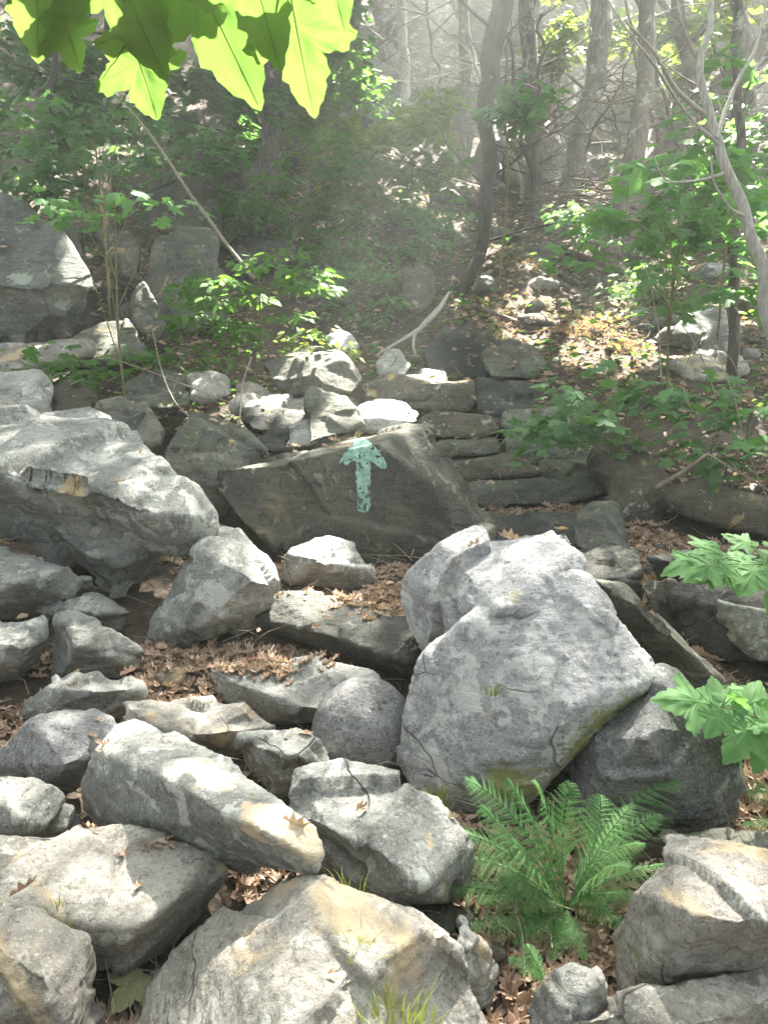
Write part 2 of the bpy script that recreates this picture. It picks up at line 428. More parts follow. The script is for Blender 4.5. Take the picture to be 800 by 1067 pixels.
rock('smooth pale grey slab with a dead leaf on its edge, left of the tilted block', 'speck',
     [(55, 741, .26), (90, 739, .26), (122, 752, .25), (124, 775, .2), (88, 825, .05), (55, 836, 0), (18, 822, 0), (-8, 800, .05), (4, 782, .16), (25, 760, .25), (70, 798, .28)], .1, facet=.5, name='slab', cat='slab')
rock('small oblong grey rock behind the smooth pale slab', 'grey',
     [(68, 700, .2), (110, 701, .2), (142, 718, .15), (147, 736, .05), (130, 749, 0), (60, 746, 0), (39, 741, 0), (38, 728, .08), (50, 708, .18), (95, 722, .22)], .08)
rock('upright blocky grey rock beside the drift of brown leaves', 'grey',
     [(54, 641, .26), (80, 638, .28), (118, 652, .25), (148, 680, .1), (152, 697, .02), (100, 707, 0), (60, 702, .02), (54, 680, .1), (85, 672, .28)], .1)
rock('grey rock with a blunt top at the left edge, left of the upright blocky rock', 'grey',
     [(-90, 650, .26), (0, 645, .28), (30, 642, .28), (50, 647, .25), (53, 665, .2), (45, 692, .05), (25, 712, 0), (-90, 718, 0), (18, 672, .29)], .1)
rock('thin flat rock lying under the nose of the great left boulder', 'grey',
     [(36, 636, .06), (65, 624, .15), (100, 621, .17), (136, 640, .1), (130, 656, 0), (60, 651, 0), (92, 638, .17)], .08, name='slab', cat='slab')
rock('broad rock with dark lower side under the great left boulder, at the left edge', 'grey',
     [(-90, 576, .32), (0, 575, .32), (45, 580, .32), (82, 592, .28), (87, 606, .2), (76, 618, .14), (45, 637, .02), (0, 643, 0), (-90, 646, 0), (30, 602, .34)], .15)
rock('small wedge of rock jammed against the broad rock under the great left boulder', 'grey',
     [(82, 600, .2), (97, 600, .2), (100, 615, .1), (85, 626, .02), (70, 628, .02), (70, 615, .1)], .08)
rock('great left boulder with crusty pale top, rust stain and dark overhanging front', 'grey',
     [(-110, 445, .8), (0, 437, .8), (92, 426, .82), (108, 430, .81), (150, 458, .72), (180, 488, .66), (196, 512, .6), (218, 530, .5), (227, 552, .4), (213, 578, .25), (190, 592, .2), (-10, 512, .34), (-110, 530, .3), (30, 492, .77), (62, 500, .74), (130, 527, .66), (205, 540, .52)], .4,
     more=[[(35, 505, .6), (150, 530, .55), (190, 560, .3), (164, 590, .18), (160, 616, .0), (140, 623, 0), (105, 619, 0), (62, 582, .1), (20, 540, .22), (60, 500, .7)]], chip=(2, .02), planes=26, ang=15, facet=.7)
rock('leaning wedge-shaped grey slab with mossy face beside the great left boulder', 'grey',
     [(228, 541, .42), (245, 545, .42), (288, 590, .3), (291, 606, .28), (276, 640, .1), (240, 662, .02), (190, 671, 0), (155, 667, 0), (151, 650, .05), (180, 620, .2), (215, 575, .4), (264, 602, .38), (205, 655, .14)], .15, fol=(.6, -.2, .6))
rock('small pyramid rock at the foot of the boulder with the painted arrow', 'grey',
     [(335, 556, .26), (357, 560, .25), (380, 585, .12), (387, 606, .02), (350, 616, 0), (298, 613, 0), (289, 605, .02), (300, 576, .18), (326, 584, .24)], .12)
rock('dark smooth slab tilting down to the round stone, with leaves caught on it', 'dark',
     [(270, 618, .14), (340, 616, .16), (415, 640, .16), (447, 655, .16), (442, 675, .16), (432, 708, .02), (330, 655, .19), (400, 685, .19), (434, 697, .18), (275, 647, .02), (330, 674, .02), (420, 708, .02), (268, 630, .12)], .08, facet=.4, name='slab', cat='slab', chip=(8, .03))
rock('flat grey rock with bumpy rim behind the round stone', 'grey',
     [(221, 708, .1), (240, 697, .13), (300, 689, .15), (350, 691, .15), (386, 700, .15), (392, 720, .14), (335, 741, .15), (322, 757, .02), (285, 759, 0), (275, 746, .03), (235, 733, 0), (221, 720, .03), (258, 716, .16)], .08, facet=.6)
rock('thin-lipped slab between the tilted block and the flat grey rock', 'warm',
     [(133, 745, .16), (170, 731, .18), (232, 734, .18), (272, 738, .18), (282, 756, .15), (276, 777, .02), (235, 792, 0), (190, 782, 0), (135, 756, .08), (178, 763, .19), (235, 761, .19)], .08, name='slab', cat='slab')
rock('lumpy pale rock in front of the round stone', 'grey',
     [(250, 766, .22), (275, 759, .24), (305, 760, .24), (332, 771, .2), (349, 795, .1), (342, 812, 0), (290, 832, 0), (255, 805, .05), (248, 785, .15), (295, 787, .26)], .1)
# round stone
cb = P(378, 808, 0); cc = Q(378, 758, cb.y + .12)
sph = []
rr_ = 53 / FPX * (cc - CAM).dot(FW)
for i in range(90):
    z = 1 - 2 * (i + .5) / 90; th = i * 2.39996
    sph.append(cc + Vector((math.cos(th) * math.sqrt(1 - z * z), math.sin(th) * math.sqrt(1 - z * z), z)) * rr_ * (1.02 if z < 0 else .98))
make_rock('boulder', [sph], 'speck', 55, disp=.35, strat=0, planes=0, chip=(3, .02), facet=.2, label='round ball-shaped bluish grey stone wedged beside the white boulder', cat='boulder')

rock('huge whitish boulder with split top standing above the fern', 'pale',
     [(482, 645, .6), (540, 602, .68), (590, 596, .72), (612, 600, .70), (650, 648, .6), (685, 697, .48), (668, 714, .44), (598, 775, .3), (560, 832, .08), (520, 852, 0), (450, 832, 0), (421, 797, .05), (434, 740, .25), (440, 690, .42), (464, 660, .55), (640, 720, .46), (580, 768, .34), (500, 808, .16)], .28,
     more=[[(421, 610, .5), (450, 578, .64), (500, 554, .72), (560, 547, .76), (592, 551, .76), (606, 590, .72), (600, 640, .6), (455, 668, .3), (425, 630, .4), (520, 640, .64), (470, 720, .1)]], facet=.6, chip=(2, .02), fol=(-.3, -.5, .8), planes=26, ang=15)
rock('long grey rock with dark mossy flank sloping down behind the whitish boulder', 'mossy',
     [(600, 596, .55), (625, 599, .56), (682, 640, .52), (702, 662, .46), (747, 706, .2), (740, 724, .08), (690, 708, .05), (620, 640, .3)], .25)
rock('big dark-speckled grey rock leaning behind the fern, right of the whitish boulder', 'speck',
     [(665, 713, .42), (697, 704, .44), (737, 745, .36), (757, 790, .2), (759, 832, .05), (700, 868, 0), (600, 855, 0), (588, 810, .1), (618, 760, .28), (680, 762, .43)], .2)
rock('large craggy lichened boulder right of the fern', 'warm',
     [(690, 881, .38), (715, 877, .4), (762, 884, .4), (880, 915, .38), (880, 1040, 0), (790, 1040, .04), (720, 1042, 0), (648, 1052, 0), (638, 990, .1), (660, 930, .3), (712, 945, .44), (790, 965, .4), (730, 1000, .3)], .15, facet=.4, strat=0)
rock('low rust and tan rock along the bottom edge under the craggy boulder', 'warm',
     [(560, 1075, .08), (620, 1053, .2), (720, 1038, .26), (880, 1020, .26), (880, 1160, 0), (560, 1160, 0), (720, 1070, .28)], .1)
rock('small pointed grey rock below the fern at the bottom edge', 'grey',
     [(598, 1004, .2), (618, 1009, .2), (634, 1050, .1), (628, 1130, 0), (540, 1130, 0), (553, 1052, .1), (573, 1018, .18), (605, 1040, .2)], .1)
rock('narrow nub of stone at the right shoulder of the nearest boulder', 'grey',
     [(484, 966, .2), (506, 984, .16), (515, 1010, .05), (508, 1045, 0), (488, 1055, 0), (476, 990, .18)], .08)
rock('flat mossy rock at the right edge behind the craggy boulder', 'mossy',
     [(688, 876, .14), (740, 866, .16), (800, 870, .16), (880, 880, .16), (880, 930, 0), (720, 908, 0), (760, 890, .17)], .1)
rock('dark cracked rock at the right edge among dead leaves', 'dark',
     [(700, 612, .2), (750, 600, .3), (800, 606, .3), (880, 620, .3), (880, 690, .02), (760, 690, .02), (712, 660, .05), (780, 640, .28)], .2)
rock('small brown rock tucked between the long mossy rock and the dark cracked rock', 'brown',
     [(668, 606, .2), (700, 604, .24), (716, 625, .15), (706, 650, .05), (680, 640, .1)], .12)
rock('thick slanting slab at the right edge above the near maple leaves', 'grey',
     [(742, 622, .36), (800, 630, .34), (880, 650, .3), (880, 700, .1), (790, 690, .12), (750, 655, .2)], .12, name='slab', cat='slab')

# ---- the boulder with the painted arrow and its neighbours
arrow_rock = rock('big dark boulder with a teal arrow painted on its face', 'mossy',
     [(219, 484, 4.25), (245, 478, 4.3), (330, 466, 4.36), (425, 444, 4.5), (446, 447, 4.5), (472, 482, 4.4), (508, 543, 4.3), (500, 612, 4.15), (400, 615, 4.05), (300, 578, 4.05), (245, 540, 4.1), (217, 512, 4.17), (392, 463, 4.05), (300, 478, 4.1), (476, 528, 4.12)], .55, mode='y', facet=.55, chip=(2, .02), fol=(.12, -.35, 1), px=2.2, planes=0)
arrow_rock.data.materials[0] = rock_mat('shaded_arrow_schist', (.055, .058, .050), (.115, .112, .09), .3, .28, .22, lich_col=(.26, .26, .19), moss_col=(.09, .095, .04), warm_col=(.22, .17, .11))  # darkened base colour puts the shaded side of the boulder into its tone
rock('grey pyramid boulder touching the left end of the arrow boulder', 'mossy',
     [(203, 430, 4.75), (182, 464, 4.62), (174, 476, 4.62), (200, 520, 4.45), (225, 502, 4.42), (280, 466, 4.62), (262, 456, 4.85), (222, 545, 4.42), (215, 452, 4.55)], .35, mode='y')
rock('flat pale slab blazing in direct sun just behind the top of the arrow boulder', 'pale',
     [(366, 430, 5.1), (380, 421, 5.35), (424, 421, 5.35), (434, 430, 5.2), (430, 445, 4.85), (370, 447, 4.85), (400, 440, 4.85)], .3, mode='y', name='slab', cat='slab', disp=.5, chip=(3, .02))
rock('grey rock leaning back above the arrow boulder', 'mossy',
     [(322, 404, 5.0), (350, 409, 4.95), (368, 425, 4.85), (380, 446, 4.65), (332, 462, 4.62), (340, 436, 4.75)], .3, mode='y')
rock('small pale stone in the gap above the arrow boulder', 'grey',
     [(300, 446, 4.8), (318, 438, 4.85), (335, 442, 4.8), (332, 462, 4.7), (302, 466, 4.7)], .2, mode='y', name='stone', cat='stone')
rock('small dark stone left of the pale one above the arrow boulder', 'dark',
     [(268, 458, 4.8), (282, 446, 4.85), (300, 452, 4.8), (298, 470, 4.7), (270, 470, 4.7)], .2, mode='y', name='stone', cat='stone')
rock('big oval mossy boulder under the sunlit sapling leaves', 'mossy',
     [(274, 378, 5.6), (300, 367, 5.7), (350, 370, 5.7), (378, 394, 5.5), (367, 412, 5.35), (340, 417, 5.3), (308, 413, 5.35), (284, 396, 5.4), (330, 390, 5.3)], .5, mode='y')
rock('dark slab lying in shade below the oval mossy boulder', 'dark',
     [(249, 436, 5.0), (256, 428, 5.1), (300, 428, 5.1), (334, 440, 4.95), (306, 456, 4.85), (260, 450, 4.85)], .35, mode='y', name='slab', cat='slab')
rock('thin tan slab behind the shaded dark slab', 'warm',
     [(246, 420, 5.3), (262, 411, 5.4), (318, 414, 5.4), (330, 428, 5.25), (290, 434, 5.2)], .3, mode='y', name='slab', cat='slab')
rock('sunlit tan rock face left of the thin sapling stem', 'warm',
     [(197, 392, 5.6), (215, 387, 5.7), (236, 394, 5.6), (240, 412, 5.4), (218, 422, 5.35), (200, 412, 5.45)], .35, mode='y')
rock('sunlit rock wedge right of the thin sapling stem', 'warm',
     [(243, 402, 5.5), (262, 398, 5.6), (284, 412, 5.4), (270, 424, 5.3), (246, 420, 5.35)], .3, mode='y')
rock('dim grey rock in the shade left of the sunlit tan face', 'mossy',
     [(130, 396, 5.7), (160, 386, 5.8), (196, 392, 5.7), (200, 418, 5.5), (168, 428, 5.4), (136, 420, 5.5)], .4, mode='y')
rock('rubbly grey rock behind the great left boulder, left of the pyramid boulder', 'mossy',
     [(98, 422, 5.1), (125, 412, 5.2), (150, 420, 5.1), (165, 448, 4.9), (160, 468, 4.8), (120, 462, 4.85)], .35, mode='y')
rock('squarish grey rock behind the crusty top of the great left boulder', 'grey',
     [(-90, 392, 5.4), (0, 390, 5.4), (40, 392, 5.4), (52, 408, 5.3), (50, 436, 5.15), (-90, 445, 5.1), (20, 412, 5.15)], .5, mode='y')
rock('small rock beside the squarish grey rock', 'brown',
     [(55, 405, 5.5), (80, 398, 5.6), (100, 408, 5.5), (96, 430, 5.3), (58, 434, 5.3)], .3, mode='y')
rock('pale rounded stone above the topmost step', 'grey',
     [(391, 378, 6.7), (402, 365, 6.8), (417, 367, 6.8), (427, 380, 6.7), (420, 393, 6.6), (396, 392, 6.6)], .3, mode='y', name='stone', cat='stone')
rock('low pale stone right of the rounded one above the steps', 'grey',
     [(424, 392, 6.7), (440, 385, 6.8), (462, 388, 6.8), (468, 400, 6.6), (430, 402, 6.6)], .3, mode='y', name='stone', cat='stone')
rock('light stone peeping out under the sunlit sapling leaves', 'pale',
     [(343, 352, 6.3), (352, 344, 6.4), (366, 350, 6.4), (374, 362, 6.3), (360, 372, 6.2), (345, 368, 6.2)], .3, mode='y', name='stone', cat='stone')

wb = [o for o in bpy.data.objects if o.get('label', '').startswith('huge whitish')][0]
wb.data.materials[0] = rock_mat('pale_granite_mossy_edge', (.29, .295, .305), (.43, .43, .44), .75, .05, .05, lich_col=(.55, .55, .53),
    patches=[(tuple(P(a_, b_, h_)), .085, (.27, .28, .09), .8) for a_, b_, h_ in ((530, 815, .15), (560, 790, .2), (590, 765, .28), (620, 740, .36), (640, 722, .4))])
lb = [o for o in bpy.data.objects if o.get('label', '').startswith('great left')][0]
lb.data.materials[0] = rock_mat('grey_schist_rust_stain', (.20, .21, .20), (.34, .345, .33), .62, .2, .1, patches=[(tuple(P(70, 510, .7)), .08, (.50, .37, .20), .75), (tuple(P(82, 535, .55)), .06, (.50, .40, .24), .7)])
# ---- stone steps, from the lowest up
STG = 'rough stone steps climbing the slope'
def step(label, pts, T=.34, mat='brown', **kw):
    mid = sum(p[1] for p in pts) / len(pts); pts = [(p[0], p[1] - (4 if p[1] > mid + 5 else 0), p[2]) for p in pts]
    o = rock(label, mat, pts, T, mode='y', name='stone_step', cat='stone step', chip=(3, .015), facet=.4, disp=.8, planes=22, ang=16, fol=(0, 0, 1), **kw); o['group'] = STG
step('lowest and widest stone step, a slab curving up at its right end', [(487, 506, 5.0), (540, 500, 5.05), (600, 498, 5.05), (634, 497, 5.05), (636, 506, 5.0), (628, 520, 4.95), (590, 530, 4.92), (540, 533, 4.92), (500, 526, 4.92), (488, 514, 4.95), (490, 503, 5.25), (630, 494, 5.25)], mat='mossy')
step('second stone step from below, with a thin sunlit rim', [(468, 484, 5.35), (500, 481, 5.4), (548, 482, 5.4), (562, 488, 5.35), (560, 502, 5.3), (480, 504, 5.3), (500, 476, 5.6), (550, 478, 5.6)])
step('third stone step from below, short and thin', [(448, 464, 5.65), (480, 461, 5.7), (522, 463, 5.7), (524, 478, 5.6), (456, 482, 5.6), (460, 458, 5.9), (518, 459, 5.9)], mat='mossy')
step('fourth stone step from below, a thick rounded slab', [(432, 440, 5.95), (445, 432, 6.0), (500, 431, 6.0), (526, 436, 6.0), (522, 455, 5.9), (500, 463, 5.88), (445, 458, 5.88)])
step('fifth stone step from below, lit along its edge', [(424, 408, 6.3), (460, 404, 6.35), (498, 402, 6.35), (500, 418, 6.25), (490, 432, 6.2), (430, 432, 6.2), (440, 400, 6.6), (496, 397, 6.6)], mat='brown')
step('topmost stone step with sunlit top, left of the fifth', [(376, 400, 6.3), (395, 393, 6.4), (440, 398, 6.4), (452, 408, 6.3), (446, 424, 6.2), (380, 426, 6.2), (400, 388, 6.7), (440, 390, 6.7)], mat='brown')
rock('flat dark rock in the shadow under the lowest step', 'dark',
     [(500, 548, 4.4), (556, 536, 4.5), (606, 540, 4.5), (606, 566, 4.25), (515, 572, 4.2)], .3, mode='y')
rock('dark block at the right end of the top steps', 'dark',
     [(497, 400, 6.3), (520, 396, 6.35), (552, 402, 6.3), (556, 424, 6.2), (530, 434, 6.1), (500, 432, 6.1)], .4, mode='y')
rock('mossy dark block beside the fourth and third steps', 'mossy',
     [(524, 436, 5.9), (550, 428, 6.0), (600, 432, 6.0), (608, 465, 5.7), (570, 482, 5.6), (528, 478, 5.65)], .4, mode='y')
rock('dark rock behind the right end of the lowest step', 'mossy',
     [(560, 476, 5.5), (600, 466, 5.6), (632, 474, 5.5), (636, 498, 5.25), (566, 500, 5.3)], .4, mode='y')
rock('tall rounded brown boulder standing at the right end of the lowest step', 'brown',
     [(620, 478, 4.95), (640, 460, 5.1), (662, 464, 5.1), (684, 485, 4.95), (690, 530, 4.75), (684, 568, 4.6), (655, 574, 4.6), (640, 540, 4.7), (622, 505, 4.85), (655, 500, 4.7)], .5, mode='y')
rock('small lichen-spotted block leaning on the foot of the tall rounded boulder', 'mossy',
     [(598, 536, 4.4), (610, 525, 4.5), (640, 526, 4.5), (651, 540, 4.4), (652, 570, 4.25), (636, 578, 4.2), (600, 574, 4.25), (625, 540, 4.3)], .3, mode='y')
rock('low dark rock on the ground below the lichen-spotted block', 'dark',
     [(598, 580, 3.9), (630, 570, 3.98), (664, 574, 3.95), (670, 600, 3.7), (618, 610, 3.68)], .3, mode='y')
rock('dark mossy rock between the low dark rock and the overhanging boulder', 'dark',
     [(672, 585, .16), (700, 572, .22), (742, 576, .22), (764, 596, .14), (750, 616, .02), (690, 612, .02), (712, 586, .22)], .15)
rock('dark stone right of the dark mossy rock, below the black hollow', 'mossy',
     [(756, 588, .16), (782, 574, .22), (830, 580, .2), (840, 604, .04), (775, 612, .02)], .15, name='stone', cat='stone')
rock('small dark rock sunk in the leaves behind the whitish boulder', 'dark',
     [(628, 612, .12), (650, 602, .16), (672, 610, .12), (668, 628, .01), (636, 630, .01)], .12)
rock('broad dark boulder overhanging a black hollow at the right edge', 'brown',
     [(700, 512, 4.6), (724, 503, 4.7), (790, 508, 4.7), (880, 525, 4.6), (880, 560, 4.4), (800, 556, 4.35), (730, 535, 4.4), (780, 525, 4.4)], .6, mode='y')
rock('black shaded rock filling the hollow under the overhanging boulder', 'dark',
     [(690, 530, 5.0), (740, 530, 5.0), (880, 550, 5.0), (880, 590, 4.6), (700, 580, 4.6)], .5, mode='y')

# ---- boulders up the left side
rock('massive dark boulder with pale lichen patches, high at the left edge', 'mossy',
     [(-120, 205, 7.9), (0, 207, 7.8), (32, 220, 7.7), (62, 246, 7.5), (92, 282, 7.3), (95, 302, 7.2), (86, 326, 7.1), (58, 356, 7.0), (0, 364, 7.0), (-120, 370, 7.0), (20, 290, 6.8), (60, 290, 6.9)], .9, mode='y')
C1 = [o for o in bpy.data.objects if o.get('label', '').startswith('massive dark')][0]
C1.data.materials[0] = rock_mat('mossy_schist_big_lichen', (.12, .13, .115), (.22, .225, .20), .35, .3, .12, lich_col=(.36, .38, .32), moss_col=(.10, .115, .045), patches=[(tuple(Q(a_, b_, 6.95)), r__, (.38, .42, .36), .85) for a_, b_, r__ in ((12, 250, .2), (36, 232, .17), (62, 272, .14), (20, 285, .12), (70, 300, .08))])
rock('flat tan rock lying under the massive lichened boulder', 'warm',
     [(-80, 366, 6.6), (0, 364, 6.6), (60, 357, 6.7), (88, 362, 6.6), (80, 374, 6.4), (0, 390, 6.3), (-80, 392, 6.3)], .4, mode='y', name='slab', cat='slab')
rock('arched rock leaning over a black hole beside the lichened boulder', 'mossy',
     [(98, 246, 8.3), (108, 236, 8.4), (132, 238, 8.4), (147, 262, 8.2), (146, 292, 8.0), (134, 294, 8.0), (116, 262, 8.1)], .5, mode='y')
rock('small rock at the left side of the black hole', 'mossy',
     [(56, 236, 8.4), (70, 228, 8.5), (86, 240, 8.4), (84, 270, 8.2), (88, 296, 8.0), (72, 290, 8.1)], .5, mode='y')
rock('tall pale green block behind the low maple shrub', 'mossy',
     [(146, 300, 8.0), (157, 246, 8.2), (180, 237, 8.3), (216, 240, 8.3), (229, 272, 8.1), (228, 342, 7.8), (198, 354, 7.7), (168, 340, 7.7), (190, 270, 7.9)], .7, mode='y')
rock('little stone spire with a sunlit tip below the tall green block', 'mossy',
     [(149, 294, 7.3), (158, 308, 7.25), (172, 340, 7.1), (166, 358, 7.0), (144, 344, 7.05), (138, 320, 7.15), (141, 303, 7.2)], .3, mode='y', cat='rock', chip=(5, .02), name='rock')
rock('spotted rock at the foot of the stone spire', 'mossy',
     [(84, 352, 6.9), (108, 335, 7.0), (130, 333, 7.0), (150, 362, 6.8), (146, 378, 6.6), (94, 380, 6.6)], .5, mode='y')
rock('pale weathered slab standing up the slope behind the dead pole', 'mossy',
     [(150, 236, 9.6), (158, 190, 9.9), (178, 168, 10), (206, 176, 10), (226, 210, 9.8), (228, 242, 9.5)], .7, mode='y')
rock('brown rounded stone upright beneath the dark kinked tree', 'brown',
     [(417, 300, 8.4), (420, 280, 8.5), (436, 274, 8.5), (450, 288, 8.4), (453, 310, 8.3), (446, 326, 8.2), (424, 322, 8.2)], .5, mode='y')
rock('dark grey rock just above the top of the steps', 'dark',
     [(440, 368, 7.2), (455, 345, 7.4), (490, 338, 7.5), (512, 352, 7.4), (514, 384, 7.1), (480, 396, 7.0), (446, 392, 7.0)], .5, mode='y')
rock('rough mossy rock right of the dark one above the steps', 'mossy',
     [(500, 372, 7.0), (518, 356, 7.2), (552, 358, 7.2), (566, 378, 7.0), (556, 396, 6.8), (512, 396, 6.8)], .5, mode='y')
rock('grey rock beside the patch of bright sun on the slope', 'grey',
     [(636, 344, 8.1), (648, 328, 8.3), (672, 320, 8.4), (696, 328, 8.3), (704, 346, 8.1), (650, 354, 8.0)], .5, mode='y')
rock('low grey rock just below the patch of bright sun', 'grey',
     [(560, 356, 7.9), (580, 348, 8.0), (620, 352, 8.0), (634, 366, 7.8), (590, 376, 7.7)], .4, mode='y')
rock('grey rock right of the sun patch, behind the bramble stems', 'grey',
     [(704, 340, 7.6), (724, 318, 7.8), (756, 322, 7.8), (770, 345, 7.6), (760, 366, 7.4), (712, 366, 7.4)], .5, mode='y')
rock('flat pale rock right of the sun patch among the brambles', 'warm',
     [(690, 378, 7.0), (730, 366, 7.2), (776, 372, 7.2), (780, 390, 6.9), (720, 398, 6.8)], .4, mode='y')
rock('dim brown boulder at the base of the root-footed tree', 'brown',
     [(530, 262, 10.8), (545, 240, 11.1), (585, 236, 11.2), (604, 262, 10.9), (598, 288, 10.5), (545, 286, 10.5)], .7, mode='y')
rock('grey slab half buried under the ferny slope left of the kinked tree', 'mossy',
     [(236, 258, 9.8), (262, 246, 10), (300, 250, 10), (306, 266, 9.7), (262, 276, 9.6)], .5, mode='y', name='slab', cat='slab')
rock('rounded grey boulder under the grey tree on the upper left slope', 'mossy',
     [(250, 176, 13), (262, 168, 13.2), (284, 170, 13.2), (294, 184, 13), (288, 196, 12.7), (254, 194, 12.7)], .7, mode='y')

# ---- cliff blocks at the top of the slope
CLG = 'blocks of the broken cliff at the top of the slope'
def cliff(label, pts, T=1.6, mat='cliff', **kw):
    o = rock(label, mat, pts, T, mode='y', name='cliff_block', cat='cliff block', px=4, facet=1.2, **kw); o['group'] = CLG
cliff('great pale cliff block with a diagonal edge falling to the right', [(392, -60, 19), (440, -60, 19), (482, 40, 17.6), (505, 90, 16.5), (470, 112, 16), (425, 96, 16.2), (398, 50, 17)])
cliff('dark shaded cliff block behind the diagonal pale one', [(440, -80, 20), (540, -80, 20), (560, 60, 18), (520, 110, 17), (470, 60, 18.5)], mat='dark')
cliff('pinkish cliff slab leaning left above the brush pile', [(505, 130, 14.8), (560, 118, 15), (612, 180, 14), (620, 205, 13.4), (570, 205, 13.3), (512, 168, 14)])
cliff('pinkish cliff slab leaning right above the brush pile', [(640, 190, 13.8), (655, 130, 15), (740, 60, 16.5), (770, 60, 16.5), (740, 140, 15), (690, 205, 13.6)])
cliff('pale ledge of cliff between the root-footed tree and the pale straight tree', [(560, 40, 17.5), (620, 20, 18), (680, 60, 17), (690, 130, 15.5), (640, 170, 14.6), (580, 130, 15.5)], T=2)
cliff('far cliff face at the top right behind the thin branches', [(690, -60, 22), (900, -60, 22), (900, 130, 17), (720, 120, 17.5)], T=2.5)
cliff('far cliff face filling the top between the two pale blocks', [(520, -80, 23), (720, -80, 23), (700, 60, 19), (560, 60, 19)], T=2.5)
cliff('mossy cliff block under the shrubs at the centre of the slope', [(330, 40, 17.5), (400, 20, 18), (430, 110, 15.5), (350, 125, 15)], mat='mossy')

# ---- loose rocks of the slope and small stones in the gaps
def loose(n, region, sz, group, labels, mats, name, cat, px=4.5):
    for i in range(n):
        a, b = region(); s = sz[0] + (sz[1] - sz[0]) * R.random() ** 2
        p = P(a, b, 0) if b > 150 else Q(a, b, 14)
        s *= max(1, p.y / 8)
        pts = []
        ax = (R.uniform(.8, 1.6), R.uniform(.7, 1.2), R.uniform(.5, .9))
        for _ in range(16):
            v = Vector((R.gauss(0, 1), R.gauss(0, 1), R.gauss(0, 1))).normalized()
            pts.append(p + Vector((v.x * ax[0], v.y * ax[1], v.z * ax[2] + .25)) * s)
        make_rock(name, [pts], R.choice(mats), 1000 + i + int(a), px=px, label=labels, cat=cat, group=group, chip=(5, .06), voxel=max(s / 16, p.y / 800 * px))
loose(34, lambda: (R.uniform(480, 800), R.uniform(270, 400)), (.07, .2), 'loose rocks on the slope right of the steps', 'grey rock half sunk in the debris on the right side of the slope', ['grey', 'mossy', 'brown', 'mossy'], 'rock', 'rock')
loose(26, lambda: (R.uniform(230, 480), R.uniform(200, 390)), (.07, .2), 'loose rocks on the slope left of the steps', 'mossy rock half hidden by shrubs left of the steps', ['mossy', 'brown', 'dark'], 'rock', 'rock')
loose(24, lambda: (R.uniform(0, 250), R.uniform(110, 420)), (.07, .25), 'loose rocks high on the left slope', 'mossy rock lying in shade on the upper left slope', ['mossy', 'brown', 'mossy'], 'rock', 'rock')
loose(20, lambda: (R.uniform(500, 800), R.uniform(150, 280)), (.1, .25), 'loose rocks under the cliff', 'brown rock lying below the cliff', ['brown', 'cliff', 'mossy'], 'rock', 'rock')
loose(46, lambda: (R.uniform(0, 800), R.uniform(560, 1060)), (.03, .065), 'small stones in the gaps between the boulders', 'small grey stone lying in a gap between the boulders', ['grey', 'brown', 'mossy'], 'stone', 'stone', px=3.5)
loose(22, lambda: (R.uniform(560, 800), R.uniform(560, 620)), (.03, .08), 'small stones in the hollow right of the steps', 'small dark stone in the hollow right of the steps', ['dark', 'brown'], 'stone', 'stone')
loose(16, lambda: (R.uniform(110, 330), R.uniform(400, 470)), (.04, .09), 'rubble above the arrow boulder', 'small brown stone in the rubble above the arrow boulder', ['brown', 'mossy', 'grey'], 'stone', 'stone')

# ------------------------------------------------------------------ painted arrow: a thin skin of paint following the rock face
mb = arrow_rock.data
bvh = BVHTree.FromPolygons([v.co + arrow_rock.location for v in mb.vertices], [tuple(p.vertices) for p in mb.polygons])
poly = [(379, 456), (386, 461), (393, 468), (399, 476), (404, 487), (398, 489), (392, 484), (386, 480), (386, 500), (385, 515), (386, 526), (384, 533), (379, 534), (372, 532), (373, 518), (371, 500), (371, 480), (365, 482), (360, 484), (353, 483), (357, 475), (364, 467), (371, 460)]
def inside(x, y):
    c = False; j = len(poly) - 1
    for i in range(len(poly)):
        xi, yi = poly[i]; xj, yj = poly[j]
        if (yi > y) != (yj > y) and x < (xj - xi) * (y - yi) / (yj - yi) + xi: c = not c
        j = i
    return c
st = .6; vid = {}; V = []; F = []
for iy in range(int((540 - 450) / st)):
    for ix in range(int((410 - 348) / st)):
        x = 348 + ix * st; y = 450 + iy * st
        jx = 1.1 * mnoise.noise(Vector((x * .22, y * .22, 3))) + .7 * mnoise.noise(Vector((x * .8, y * .8, 7)))
        if not inside(x + .5 * st + jx, y + .5 * st + jx): continue
        if mnoise.noise(Vector((x * .22, y * .26, 5))) + .35 * mnoise.noise(Vector((x * .9, y * .9, 2))) > .40 + (0 if y < 505 else -.22): continue
        q = []
        for cx, cy in ((0, 0), (0, 1), (1, 1), (1, 0)):
            k = (ix + cx, iy + cy)
            if k not in vid:
                d = ray(348 + k[0] * st, 450 + k[1] * st).normalized(); loc, nor, _, _ = bvh.ray_cast(CAM, d)
                if loc is None: vid[k] = None
                else: vid[k] = len(V); V.append(tuple(loc + nor * .003 - arrow_rock.location))
            q.append(vid[k])
        if None not in q: F.append(tuple(q))
if F: link('painted_arrow', np_mesh('painted_arrow', V, F, True), M['paint'], arrow_rock)['label'] = 'worn teal arrow pointing up'

